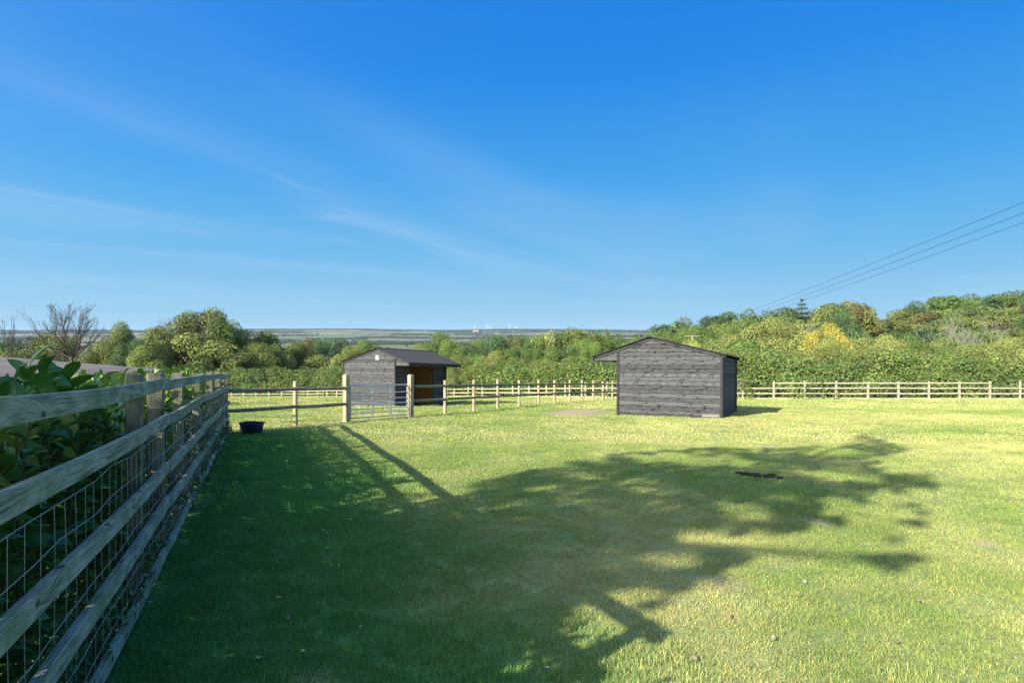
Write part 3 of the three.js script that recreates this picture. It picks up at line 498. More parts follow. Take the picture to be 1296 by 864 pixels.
// leaves on the shells of lobes: lobes = [x, y, z, rx, ry, rz, tone]
function foliage(lobes, perArea, size, r, { inner = 0.25, tone = 0.28 } = {}) {
  const pos = [], cc = [], N = new THREE.Vector3(), A = new THREE.Vector3(), B = new THREE.Vector3();
  for (const [x, y, z, rx, ry, rz, tn = 1] of lobes) {
    const n = Math.max(6, Math.round(perArea * 4 * Math.PI * Math.pow((Math.pow(rx * ry, 1.6) + Math.pow(rx * rz, 1.6) + Math.pow(ry * rz, 1.6)) / 3, 1 / 1.6) / (size * size)));
    for (let i = 0; i < n; i++) {
      const u = r() * 2 - 1, a = r() * 6.2832, s = Math.sqrt(1 - u * u), dx = s * Math.cos(a), dy = u, dz = s * Math.sin(a);
      const rad = (r() < inner ? 0.5 + 0.4 * r() : 0.82 + 0.3 * r() * r() + 0.06 * r()) * (0.86 + 0.28 * hash2(Math.floor(dx * 3 + 9), Math.floor(dy * 3 + 9), Math.floor(dz * 3 + x * 7 + 50)));
      const cx = x + dx * rx * rad, cy = y + dy * ry * rad, cz = z + dz * rz * rad;
      N.set(dx + (r() - 0.5) * 1.7, dy + 0.25 + (r() - 0.5) * 1.7, dz + (r() - 0.5) * 1.7).normalize();
      A.set(r() - 0.5, r() - 0.5, r() - 0.5).cross(N).normalize(); B.crossVectors(N, A);
      const w = size * (0.55 + 0.8 * r()), h = w * (0.55 + 0.3 * r());
      const P = (p, q, o) => pos.push(cx + A.x * p * w + B.x * q * h + N.x * o * w, cy + A.y * p * w + B.y * q * h + N.y * o * w, cz + A.z * p * w + B.z * q * h + N.z * o * w);
      P(-0.6, 0, 0); P(0.1, -0.5, 0.12); P(0.6, 0, -0.1); P(-0.6, 0, 0); P(0.6, 0, -0.1); P(0.0, 0.5, 0.1);
      const k = tn * (1 + (r() - 0.5) * 2 * tone), wv = 1 + (r() - 0.5) * 0.3; for (let q = 0; q < 6; q++) cc.push(k * wv, k, k * (0.8 + 0.4 * r()));
    }
  }
  const g = new THREE.BufferGeometry(); g.setAttribute('position', new THREE.Float32BufferAttribute(pos, 3)); g.setAttribute('color', new THREE.Float32BufferAttribute(cc, 3)); g.computeVertexNormals(); return g;
}
// branching wood: returns merged tapered limbs. grow(p, dir, len, rad, depth)
function limbs(r, start, dir, len, rad, depth, { split = 3, spread = 0.6, shrink = 0.72, up = 0.15, minR = 0.01, sides = 5, bend = 0.22 } = {}, out = [], tips = []) {
  let p = start.clone(), dd = dir.clone().normalize(), rr = rad; const seg = depth > 3 ? 3 : 2;
  for (let s = 0; s < seg; s++) {
    const q = p.clone().addScaledVector(dd, len / seg), r2 = Math.max(minR, rr * (1 - 0.28 / seg));
    out.push(sweep(p, q, roundP(rr, sides), { r, taper: r2 / rr, caps: false, crease: 1.5, up: Math.abs(dd.y) > 0.9 ? new THREE.Vector3(1, 0, 0.2) : new THREE.Vector3(0, 1, 0) }));
    p = q; rr = r2; dd.add(new THREE.Vector3((r() - 0.5) * bend * 2, up * 0.5 + (r() - 0.5) * bend, (r() - 0.5) * bend * 2)).normalize();
    if (depth > 0 && s < seg - 1 && r() < 0.75) { const b = dd.clone().add(new THREE.Vector3((r() - 0.5) * 2, (r() - 0.2) * 0.7, (r() - 0.5) * 2).multiplyScalar(spread * 1.1)).normalize(); limbs(r, p, b, len * shrink * (0.6 + 0.3 * r()), rr * 0.5, depth - 1, { split, spread, shrink, up, minR, sides, bend }, out, tips); }
  }
  if (depth <= 0) { tips.push(p); return { out, tips }; }
  for (let k = 0; k < split; k++) { const a = k / split * 6.283 + r() * 1.5; const b = dd.clone().add(new THREE.Vector3(Math.cos(a), up, Math.sin(a)).multiplyScalar(spread * (0.6 + 0.7 * r()))).normalize(); limbs(r, p, b, len * shrink * (0.75 + 0.4 * r()), rr * (0.55 + 0.15 * r()), depth - 1, { split, spread, shrink, up, minR, sides, bend }, out, tips); }
  return { out, tips };
}

// ------------------------------------------------------------------ laurel hedge behind the plank fence
{
  const r = rng(61);
  const leafShape = (fold, curl) => { // unit length along +x, y up
    const st = [[0, 0.02], [0.12, 0.1], [0.35, 0.185], [0.6, 0.2], [0.82, 0.13], [1, 0.0]], pos = [], idx = [];
    st.forEach(([t, w]) => { const y = curl * (t - t * t * 1.6); pos.push(t, y + w * fold, w, t, y, 0, t, y + w * fold, -w); });
    for (let i = 0; i < st.length - 1; i++) { const a = i * 3; idx.push(a, a + 3, a + 1, a + 1, a + 3, a + 4, a + 1, a + 4, a + 2, a + 2, a + 4, a + 5); }
    const g = new THREE.BufferGeometry(); g.setAttribute('position', new THREE.Float32BufferAttribute(pos, 3)); g.setIndex(idx); g.computeVertexNormals(); return g;
  };
  const shapes = [leafShape(0.35, 0.25), leafShape(0.5, 0.1), leafShape(0.2, 0.4)];
  const mats = [[0.045, 0.13, 0.016], [0.034, 0.105, 0.016], [0.065, 0.16, 0.02], [0.15, 0.21, 0.035]].map(([a, b, c]) => new THREE.MeshPhysicalMaterial({ color: col(a * 1.6, b * 1.6, c * 1.6), roughness: 0.36, transmission: 0.32, thickness: 0, side: THREE.DoubleSide }));
  const hedge = thing('laurel_hedge', 'glossy broad leaved laurel hedge growing behind the plank fence', 'hedge', alongFence(1.5, -1.4));
  const leaves = [], stems = [];
  const X = new THREE.Vector3(1, 0, 0);
  const shoot = (u, v, h0, h1, leafLen, paleTip) => {  // the last flag picks a lighter leaf colour near the shoot tip
    const lean = new THREE.Vector3((r() - 0.5) * 0.26, 1, (r() - 0.5) * 0.26).normalize(), P = alongFence(u, Math.min(v, -1.02), h0), L = h1 - h0, Q = P.clone().addScaledVector(lean, L);
    stems.push(sweep(P, Q, roundP(0.008, 5), { r, taper: 0.4, caps: false, up: new THREE.Vector3(1, 0, 0.3), crease: 1.5 }));
    let a = r() * 6.28; const step = leafLen * 0.30;
    for (let h = 0.06; h < L + 0.02; h += step * (0.7 + 0.6 * r())) {
      a += 2.4; const top = h / L, el = lerp(0.1, 0.95, Math.pow(clamp(top), 3)) + (r() - 0.5) * 0.7, ll = leafLen * (0.75 + 0.5 * r()) * (top > 0.9 ? 0.85 : 1);
      const dir = new THREE.Vector3(Math.cos(a) * Math.cos(el), Math.sin(el), Math.sin(a) * Math.cos(el));
      leaves.push({ p: P.clone().addScaledVector(lean, Math.min(h, L)), dir, roll: (r() - 0.5) * 1.4, len: ll, shape: Math.floor(r() * 3), mat: paleTip && top > 0.75 ? 3 : Math.floor(r() * r() * 3.0) });
    }
  };
  for (let u = 1.2; u < 16.8; u += (u < 6 ? 0.125 : 0.19)) for (let v = -2.1; v < -0.97; v += (v > -1.3 ? 0.11 : 0.2)) {
    const uu = u + (r() - 0.5) * 0.2, vv = v + (r() - 0.5) * 0.2, top = 1.22 + 0.28 * fbm(uu * 0.9, vv * 2, 7, 2) + 0.12 * (r() - 0.5) + (uu > 7 ? 0.12 : 0) - 0.2 * smooth(5.2, 4.6, uu) * 0;
    const face = vv > -1.2; const h0 = face ? 0.05 + 0.2 * r() : (r() < 0.4 ? 0.3 : 0.65);
    shoot(uu, vv, h0, top, u < 6 ? 0.155 : 0.14, r() < (uu > 6 ? 0.7 : 0.35));
  }
  for (const [px, py, v] of [[66, 447, -1.25], [20, 464, -1.2], [40, 460, -1.35], [84, 474, -1.15], [52, 470, -1.1], [118, 472, -1.3], [145, 487, -1.5], [8, 484, -1.3], [98, 482, -1.2], [212, 465, -1.6], [222, 461, -1.7], [236, 465, -1.5], [250, 467, -1.4], [262, 465, -1.6], [275, 470, -1.3], [205, 473, -1.4], [216, 470, -1.3], [228, 468, -1.4], [243, 466, -1.6], [256, 469, -1.5], [268, 470, -1.4], [283, 472, -1.3], [75, 463, -1.2], [30, 472, -1.15]]) { // tall sprays that stand above the top rail
    const k = (px - W / 2) / FOC, u = (v * FC + k * v * FS) / (k * FC - FS), [x, d] = fence2(u, v); if (!(u > 1 && u < 20)) continue;
    const top = rayY(py, d) - ground(x, d) - 0.07; for (const j of [0, 1, 2]) shoot(u + (j - 1) * 0.09, v + (r() - 0.5) * 0.2, 1.05, top - j * 0.05, 0.175, px > 100);
  }
  // the leaves that show largest are meshes of their own, the rest are joined
  const q = new THREE.Quaternion(), q2 = new THREE.Quaternion(), M = new THREE.Matrix4(), s3 = new THREE.Vector3();
  for (let i = leaves.length - 1; i >= 0; i--) { const l = leaves[i], tx = l.p.x + l.dir.x * l.len, td = -(l.p.z + l.dir.z * l.len); if (toFence(tx, td)[1] > -0.80 - 0.05 * r() || toFence(l.p.x, -l.p.z)[1] > -0.82) leaves.splice(i, 1); }   // the fence keeps the leaves back
  for (const l of leaves) {
    q.setFromUnitVectors(X, l.dir); q2.setFromAxisAngle(l.dir, l.roll); l.q = q2.clone().multiply(q);
    const d = -l.p.z, sx = l.p.x / Math.max(d, 0.1) * FOC + W / 2, sy = HOR - (l.p.y - EYE) / Math.max(d, 0.1) * FOC, [, v] = toFence(l.p.x, d);
    l.seen = d > 0.5 && sx > -5 && sx < 300 && sy < 860 && (v > -1.15 || l.p.y - ground(l.p.x, d) > 1.25) ? l.len / d : 0;
  }
  const order = leaves.slice().sort((a, b) => b.seen - a.seen), own = new Set(order.slice(0, 280));
  const rest = [[], [], [], []];
  for (const l of leaves) {
    if (own.has(l)) { const m = part(hedge, 'leaf', shapes[l.shape], mats[l.mat], true); m.position.copy(l.p).sub(hedge.position); m.quaternion.copy(l.q); m.scale.setScalar(l.len); }
    else rest[l.mat].push(shapes[l.shape].clone().applyMatrix4(M.compose(l.p, l.q, s3.setScalar(l.len))));
  }
  rest.forEach((gs, i) => { const m = part(hedge, 'foliage', mergeGeometries(gs), mats[i]); m.userData.kind = 'stuff'; });
  part(hedge, 'stems', mergeGeometries(stems), std(0.05, 0.075, 0.025, 0.8));
  console.log('laurel leaves', leaves.length);
}

// ------------------------------------------------------------------ ivy and brambles at the foot of the fence
{
  const r = rng(66), lobes = [];
  for (let u = 1.6; u < 16.6; u += 0.13) for (let k = 0; k < 3; k++) { const h = 0.06 + 0.85 * r() * r() * (0.6 + 0.4 * smooth(4, 8, u)), q = alongFence(u + 0.1 * r(), -0.93 + 0.10 * (r() - 0.5) + (r() < 0.14 ? 0.14 : 0), h), rr = 0.09 + 0.09 * r(); lobes.push([q.x, q.y, q.z, rr, rr, rr, 0.7 + 0.6 * r()]); }
  const t = thing('ivy', 'small leaved ivy and brambles tangled through the wire netting', 'ivy', alongFence(1.6, -0.93));
  part(t, 'foliage', foliage(lobes, 0.6, 0.05, r, { inner: 0.2 }), leafMat(0.06, 0.135, 0.028, 0.2));
}

// ------------------------------------------------------------------ tree outside the frame whose shade lies on the lawn
{
  const r = rng(71), sh = sunDir.clone(), base = [-7.1, -1.9];
  // shadow blobs seen on the lawn: pixel, radius in pixels; each gives a clump of the crown on its line to the sun
  const blobs = [[560, 668, 70], [620, 650, 60], [690, 622, 55], [760, 600, 42], [830, 588, 36], [890, 585, 30], [950, 588, 30], [1010, 580, 26], [1060, 567, 18], [1100, 556, 12], [640, 715, 85], [720, 680, 75], [790, 645, 60], [860, 625, 45], [930, 615, 40], [990, 605, 30], [1050, 588, 20], [1120, 574, 10], [560, 760, 95], [660, 790, 85], [735, 715, 34], [820, 690, 48], [890, 665, 36], [950, 645, 28], [1080, 617, 18], [1140, 621, 14], [1175, 617, 7], [870, 705, 26], [935, 690, 24], [1000, 660, 18], [1085, 648, 12], [1130, 668, 12], [1150, 694, 13], [1095, 690, 10], [850, 742, 16], [905, 735, 12], [470, 640, 40], [1020, 640, 12], [1160, 640, 6]];
  const inside = (poly, x, y) => { let c = false; for (let i = 0, j = poly.length - 1; i < poly.length; j = i++) { const [xi, yi] = poly[i], [xj, yj] = poly[j]; if ((yi > y) !== (yj > y) && x < (xj - xi) * (y - yi) / (yj - yi) + xi) c = !c; } return c; };
  const core = [[470, 640], [560, 622], [680, 596], [790, 572], [800, 600], [790, 640], [760, 690], [735, 750], [690, 785], [600, 830], [480, 800]];
  const fringe = [[770, 574], [900, 566], [1000, 568], [1060, 558], [1100, 549], [1165, 576], [1188, 616], [1172, 640], [1168, 715], [1130, 722], [1060, 694], [1000, 690], [900, 724], [840, 768], [730, 770], [716, 720], [760, 660]];
  for (let i = blobs.length - 1; i >= 0; i--) if (blobs[i][2] > 17 || (blobs[i][1] > 640 && blobs[i][0] > 1050)) blobs.splice(i, 1);
  for (let k = 0; k < 600; k++) { const x = 470 + 330 * r(), y = 570 + 250 * Math.pow(r(), 1.5); if (inside(core, x, y) && vnoise(x / 40, y / 18, 3) > 0.3) blobs.push([x, y, (y - 475) * (0.085 + 0.06 * r())]); }
  for (let k = 0; k < 6500; k++) { const x = 716 + 475 * r(), y = 548 + 222 * Math.pow(r(), 1.7), n = fbm((x + y * 0.5) / 58, (y - x * 0.1) / 15, 29, 3), lim = lerp(0.36, 0.52, smooth(800, 1150, x + Math.max(0, y - 620) * 2.2)) - 0.08 * smooth(600, 570, y) * smooth(1080, 1000, x) + 0.1 * smooth(655, 690, y) * smooth(1040, 1090, x) + 0.13 * (vnoise(x / 15, y / 8, 37) - 0.4); if (inside(fringe, x, y) && n > lim) blobs.push([x, y, (y - 475) * (0.024 + 0.04 * r() * r())]); }
  const tree = thing('shade_tree', 'leafy tree behind the laurel hedge, its shade across the lawn', 'tree', at(...base));
  const lobes = [], trunkTop = at(base[0], base[1], 5.0);
  for (const [px, py, pr] of blobs) {
    const [x, d] = fromPixel(px, py), g = at(x, d), rad = pr * 1.12 / FOC * d;
    // distance along the sun ray that brings the clump nearest to the trunk's axis, with some scatter
    const hx = sh.x, hz = sh.z, t = ((base[0] - g.x) * hx + (-base[1] - g.z) * hz) / (hx * hx + hz * hz) + (r() - 0.5) * 2.2;
    const c = g.clone().addScaledVector(sh, t);
    lobes.push([c.x, c.y, c.z, rad, rad * 0.62, rad, 1]);
  }
  const wood = [], extra = []; const n = lobes.length;
  wood.push(sweep(at(base[0], base[1], -0.2), trunkTop, roundP(0.24, 10), { r, taper: 0.7, up: new THREE.Vector3(1, 0, 0), crease: 1.5 }));
  let prev = trunkTop; const hi = lobes.map((l) => l[1]).sort((a, b) => a - b); const topY = hi[n - 3];
  const spine = [trunkTop]; for (let k = 1; k <= 4; k++) { const y = lerp(trunkTop.y, topY, k / 4), near = lobes.filter((l) => Math.abs(l[1] - y) < 1.6); const cx = near.length ? near.reduce((a, l) => a + l[0], 0) / near.length : prev.x, cz = near.length ? near.reduce((a, l) => a + l[2], 0) / near.length : prev.z; const q = new THREE.Vector3(cx, y, cz); wood.push(sweep(prev, q, roundP(0.13 - k * 0.026, 8), { r, taper: 0.8, up: new THREE.Vector3(1, 0, 0), crease: 1.5 })); spine.push(q); prev = q; }
  for (const l of lobes) { const c = new THREE.Vector3(l[0], l[1], l[2]); let best = spine[0], bd = 1e9; for (const q of spine) { const dd = q.distanceTo(c) + (q.y > c.y ? 1.5 : 0); if (dd < bd) { bd = dd; best = q; } } wood.push(sweep(best, c, roundP(l[3] < 0.3 ? 0.006 : 0.028, 4), { r, taper: 0.3, up: new THREE.Vector3(0.3, 0.2, 1), crease: 1.5 })); if (l[3] > 0.3 && l[3] < 0.5) for (const f of [0.55, 0.7, 0.85]) extra.push([lerp(best.x, c.x, f), lerp(best.y, c.y, f), lerp(best.z, c.z, f), 0.22 + 0.12 * r(), 0.2, 0.22 + 0.12 * r(), 1]); }
  lobes.push(...extra);
  part(tree, 'trunk', mergeGeometries(wood), std(0.09, 0.075, 0.055, 0.95));
  const f = part(tree, 'crown', foliage(lobes, 1.1, 0.10, r, { inner: 0.5 }), leafMat(0.09, 0.14, 0.03));
}

// ------------------------------------------------------------------ hedge along the far fence
{
  const r = rng(81), lobes = { a: [], b: [], c: [] };
  for (let s = 0; s < FARLEN; s += 0.62) {
    const [x, d] = farPoint(s), left = smooth(5, -25, x), right = smooth(12, 20, x);
    const top = lerp(3.0, 4.2, left) + right * 0.35 + (fbm(s * 0.25, 1, 5, 3) - 0.5) * 1.6;
    const grown = x > 12 && x < 23 ? 0.9 * smooth(0.42, 0.6, vnoise(s * 0.9, 3, 8)) + 0.35 : (x < -5 ? 0.1 : 0.35 * smooth(0.5, 0.8, vnoise(s * 0.8, 5, 8)));
    for (let k = 0; k < 4; k++) {
      const h = (k + 0.5) / 4 * top * (0.85 + 0.2 * r()), off = 1.5 + k * 0.3 + (r() - 0.5) * 0.9 - (k < 2 ? grown * (0.6 + 0.7 * r()) : 0), rr = 0.55 + 0.4 * r(), q = at(x + (r() - 0.5) * 0.8, d + off);
      const bucket = r() < 0.5 ? 'a' : r() < 0.6 ? 'b' : 'c';
      lobes[bucket].push([q.x, q.y + h, q.z, rr * 1.1, rr * 0.85, rr, 0.75 + 0.5 * r()]);
    }
  }
  const hd = thing('boundary_hedge', 'tall mixed green field hedge growing along the far pale fence', 'hedge', at(...farPoint(0)));
  part(hd, 'foliage', foliage(lobes.a, 0.85, 0.125, r, { inner: 0.04 }), leafMat(0.110, 0.165, 0.034));
  part(hd, 'foliage', foliage(lobes.b, 0.85, 0.155, r, { inner: 0.04 }), leafMat(0.138, 0.185, 0.040));
  part(hd, 'foliage', foliage(lobes.c, 0.85, 0.18, r, { inner: 0.04 }), leafMat(0.075, 0.125, 0.032));
}
console.log('hedges ready');

// ------------------------------------------------------------------ trees
const BARK = std(0.075, 0.062, 0.048, 0.95), PALEBARK = std(0.26, 0.235, 0.185, 0.9), DARKBARK = std(0.06, 0.052, 0.042, 0.95);
const crowns = [], trunks = [];
{ // unit trees: height 1, crown radius about 0.5
  for (let v = 0; v < 9; v++) {
    const r = rng(900 + v), lobes = [], n = 26, low = v % 3 === 2 ? 0.12 : 0.2;
    for (let i = 0; i < n; i++) { const u = r(), a = r() * 6.283, y = low + (0.9 - low) * u, prof = Math.sqrt(Math.max(0.05, 1 - Math.pow((u - 0.42) / 0.62, 2))), q = 0.36 * prof * Math.sqrt(0.25 + 0.75 * r()), rr = 0.105 + 0.10 * r(); lobes.push([Math.cos(a) * q, y, Math.sin(a) * q, rr * 1.1, rr * 0.85, rr, 0.6 + 0.7 * r()]); }
    lobes.push([0, 0.5, 0, 0.22, 0.3, 0.22, 0.7]);
    const lod = v < 6 ? [0.018, 0.023, 0.029][v % 3] : [0.03, 0.035, 0.042][v % 3];
    crowns.push(foliage(lobes, 1.0, lod, r, { inner: 0.05 }));
    if (v < 3) { const L = limbs(r, new THREE.Vector3(0, -0.03, 0), new THREE.Vector3(0, 1, 0), 0.3, 0.022, 2, { minR: 0.003, spread: 0.7, shrink: 0.7 }); trunks.push(mergeGeometries(L.out)); }
  }
}
const KINDS = {
  green: ['leafy green tree', [0.105, 0.165, 0.030]], dark: ['dense dark green tree', [0.058, 0.112, 0.034]], olive: ['olive green bushy tree', [0.150, 0.185, 0.040]],
  light: ['pale yellowish green tree', [0.205, 0.230, 0.056]], brown: ['tree turning russet brown', [0.150, 0.142, 0.040]], yellow: ['bright yellow autumn tree', [0.36, 0.31, 0.05]], grey: ['greyish thinly leaved tree', [0.200, 0.200, 0.090]], deep: ['deep green tree', [0.052, 0.098, 0.032]],
};
const placed = [];
let tseed = rng(991);
function tree(px, py, d, wpx, kind, where, group, lod = 0, hMin = 0) {
  const x = rayX(px, d), g = ground(x, d), h = Math.max(rayY(py, d) - g, hMin || 2.5), w = wpx / FOC * d / 0.9, [lab, c] = KINDS[kind];
  const size = where.startsWith('with') ? '' : (h > 10 ? 'tall ' : h < 6.5 ? 'low ' : 'middling ') + (w / h > 0.85 ? 'broad ' : w / h < 0.5 ? 'slim ' : '');
  const t = thing('tree', `${size}${lab} ${where}`, 'tree', new THREE.Vector3(x, g, -d), group);
  const ci = lod ? 6 + Math.floor(tseed() * 3) : Math.floor(tseed() * 6), k = 0.85 + 0.3 * tseed();
  const kk = Math.round(k * 8) / 8;
  const cr = part(t, 'crown', crowns[ci], leafMat(c[0] * kk, c[1] * kk, c[2] * kk), true), a = tseed() * 6.28;
  cr.scale.set(w, h, w); cr.rotation.y = a;
  const tr = part(t, 'trunk', trunks[Math.floor(tseed() * 3)], BARK, true); tr.scale.set(w * 0.8, h, w * 0.8); tr.rotation.y = a;
  return t;
}
{ // left, beyond the stable roof and the far hedge
  const w1 = 'beyond the stable roof', g1 = 'trees beyond the stable roof';
  for (const [px, py, d, w, k] of [[12, 432, 95, 60, 'dark'], [48, 424, 92, 60, 'olive'], [75, 430, 90, 55, 'light'], [30, 440, 84, 70, 'olive'], [122, 434, 88, 50, 'olive'], [150, 411, 84, 44, 'olive'], [165, 432, 82, 50, 'dark'], [185, 440, 80, 50, 'olive'], [-30, 425, 90, 70, 'olive']]) tree(px, py, d, w, k, w1, g1);
  const w2 = 'of the clump behind the far end of the laurel', g2 = 'clump of trees behind the laurel';
  for (const [px, py, d, w, k] of [[205, 412, 92, 60, 'olive'], [228, 396, 94, 62, 'olive'], [258, 392, 96, 72, 'olive'], [285, 408, 95, 55, 'green'], [238, 425, 90, 80, 'light'], [272, 428, 89, 70, 'olive'], [200, 436, 88, 50, 'light'], [312, 421, 100, 55, 'olive'], [338, 420, 104, 50, 'green'], [325, 437, 94, 60, 'olive'], [300, 445, 90, 46, 'light'], [352, 437, 98, 36, 'green']]) tree(px, py, d, w, k, w2, g2);
  const w3 = 'in the dip behind the shelter with the doorway', g3 = 'trees in the dip behind the open shelter';
  for (const [px, py, d, w, k] of [[372, 436, 110, 40, 'olive'], [386, 430, 120, 30, 'brown'], [404, 428, 126, 36, 'dark'], [424, 427, 135, 44, 'deep'], [446, 440, 120, 36, 'olive'], [468, 432, 150, 42, 'green'], [484, 437, 150, 36, 'olive'], [400, 447, 104, 50, 'olive'], [430, 450, 102, 44, 'light'], [360, 452, 100, 40, 'light'], [552, 424, 96, 50, 'green'], [574, 432, 92, 44, 'green'], [535, 437, 100, 40, 'olive'], [520, 446, 94, 46, 'olive'], [500, 448, 98, 36, 'olive'], [480, 452, 100, 40, 'green']]) tree(px, py, d, w, k, w3, g3);
  const w4 = 'of the low wood between the two shelters', g4 = 'low wood between the shelters';
  const r = rng(95), ks = ['green', 'olive', 'green', 'olive', 'light', 'green', 'dark'];
  for (let px = 592; px < 840; px += 15) { const ridge = px < 640 ? lerp(434, 421, (px - 592) / 48) : 420 + 5 * Math.sin(px * 0.05); tree(px, ridge + 4 * r(), 92 + 10 * r(), 40 + 14 * r(), ks[Math.floor(r() * 7)], w4, g4); tree(px + 6, ridge + 15 + 8 * r(), 76 + 6 * r(), 36 + 14 * r(), ks[Math.floor(r() * 7)], w4, g4); }
  for (let px = 585; px < 800; px += 18) tree(px, 452 + 8 * r(), 62 - (px - 585) * 0.03, 38 + 12 * r(), ks[Math.floor(r() * 4)], w4, g4);
  tree(757, 416, 100, 12, 'green', w4, g4); tree(768, 416, 100, 12, 'olive', w4, g4);
  // right: scrub behind the hedge, then the wood climbing the hill
  const w5 = 'in the scrub behind the right hand hedge', g5 = 'scrub behind the far hedge';
  const w5b = 'in the scrub behind the tall hedge', sc = ['light', 'olive', 'green', 'olive', 'light', 'green'];
  for (let px = 905; px < 1330; px += 19) tree(px + 8 * r(), 440 + 10 * r() - (px > 1100 ? 3 : 0), 53 + 5 * r(), 48 + 20 * r(), sc[Math.floor(r() * 6)], w5b, g5);
  for (let px = 920; px < 1330; px += 26) tree(px + 8 * r(), 424 + 10 * r(), 66 + 8 * r(), 54 + 20 * r(), sc[Math.floor(r() * 6)], w5b, g5);
  for (const [px, py, w] of [[972, 405, 74], [995, 408, 60], [950, 418, 60]]) tree(px, py, 80, w, 'light', 'with a broad rounded crown behind the tall hedge', 'broad pale trees behind the hedge');
  tree(1022, 409, 82, 44, 'grey', 'beside the bright yellow tree');
  for (const [px, py, d, w] of [[1032, 420, 66, 34], [1050, 413, 68, 40], [1068, 424, 65, 30]]) tree(px, py, d, w, 'yellow', 'standing out against the darker wood', 'yellow trees in front of the wood');
  tree(1040, 432, 60, 40, 'light', w5b, g5); tree(1064, 436, 59, 36, 'olive', w5b, g5);
  const w6 = 'of the wood climbing the hill', g6 = 'wood on the hill';
  const skyline = [[835, 414], [850, 408], [870, 404], [895, 402], [915, 400], [940, 391], [955, 402], [972, 396], [990, 391], [1005, 392], [1022, 394], [1040, 392], [1060, 384], [1080, 380], [1097, 391], [1108, 405], [1122, 408], [1135, 396], [1150, 388], [1170, 380], [1190, 377], [1210, 374], [1235, 373], [1255, 374], [1275, 371], [1296, 369], [1320, 368]];
  const sky = (px) => { for (let i = 1; i < skyline.length; i++) if (px <= skyline[i][0]) return lerp(skyline[i - 1][1], skyline[i][1], (px - skyline[i - 1][0]) / (skyline[i][0] - skyline[i - 1][0])); return 368; };
  const hk = ['green', 'deep', 'green', 'dark', 'olive', 'brown', 'olive', 'dark'];
  for (let px = 836; px < 1330; px += 17) {
    const q = px + 6 * r(), y = sky(q), dep = 150 + 60 * smooth(1000, 1200, px);
    tree(q, y, dep + 20 * r(), 40 + 12 * r(), hk[Math.floor(r() * 8)], w6, g6, 1);
    if (y < 415) tree(q + 8, y + 12 + 6 * r(), dep - 30 + 10 * r(), 38 + 12 * r(), hk[Math.floor(r() * 8)], w6, g6, 1);
    if (y < 404) tree(q, y + 26 + 6 * r(), dep - 58 + 10 * r(), 40 + 14 * r(), hk[Math.floor(r() * 8)], w6, g6, 1);
    if (y < 390) tree(q + 9, y + 40 + 6 * r(), dep - 84 + 10 * r(), 42 + 14 * r(), hk[Math.floor(r() * 8)], w6, g6, 1);
  }
  for (let px = 828; px < 940; px += 14) { tree(px + 5 * r(), sky(px) + 10 + 6 * r(), 105 + 10 * r(), 40 + 12 * r(), ['green', 'dark', 'green', 'olive'][Math.floor(r() * 4)], w6, g6); tree(px + 5 * r(), sky(px) + 26 + 6 * r(), 82 + 8 * r(), 42 + 10 * r(), ['green', 'light', 'olive'][Math.floor(r() * 3)], w6, g6); }
  tree(1062, 395, 125, 34, 'dark', 'with a dense crown above the bright yellow tree'); tree(1052, 388, 140, 60, 'olive', w6, g6, 1); tree(1085, 385, 145, 40, 'brown', w6, g6, 1);
}
// bare trees: limbs and fine twigs
function bareTree(px, py, d, seed, label, mat, o, depth, h0 = 0.3, leafy, rad = 0.019) {
  const r = rng(seed), x = rayX(px, d), g = ground(x, d), h = rayY(py, d) - g;
  const t = thing('bare_tree', label, 'tree', new THREE.Vector3(x, g, -d));
  const L = limbs(r, new THREE.Vector3(0, -0.2, 0), new THREE.Vector3((r() - 0.5) * 0.1, 1, 0), h0, rad, depth, { minR: 0.0011, sides: 4, ...o });
  const m = mergeGeometries(L.out); m.computeBoundingBox(); const s = h / m.boundingBox.max.y; m.scale(s, s, s);
  part(t, 'trunk', m, mat, true);
  if (leafy) part(t, 'crown', foliage(L.tips.filter(() => r() < leafy).map((p) => [p.x * s, p.y * s, p.z * s, 0.5, 0.4, 0.5, 0.8 + 0.4 * r()]), 0.12, 0.16, r), leafMat(0.12, 0.13, 0.04), true);
  return t;
}
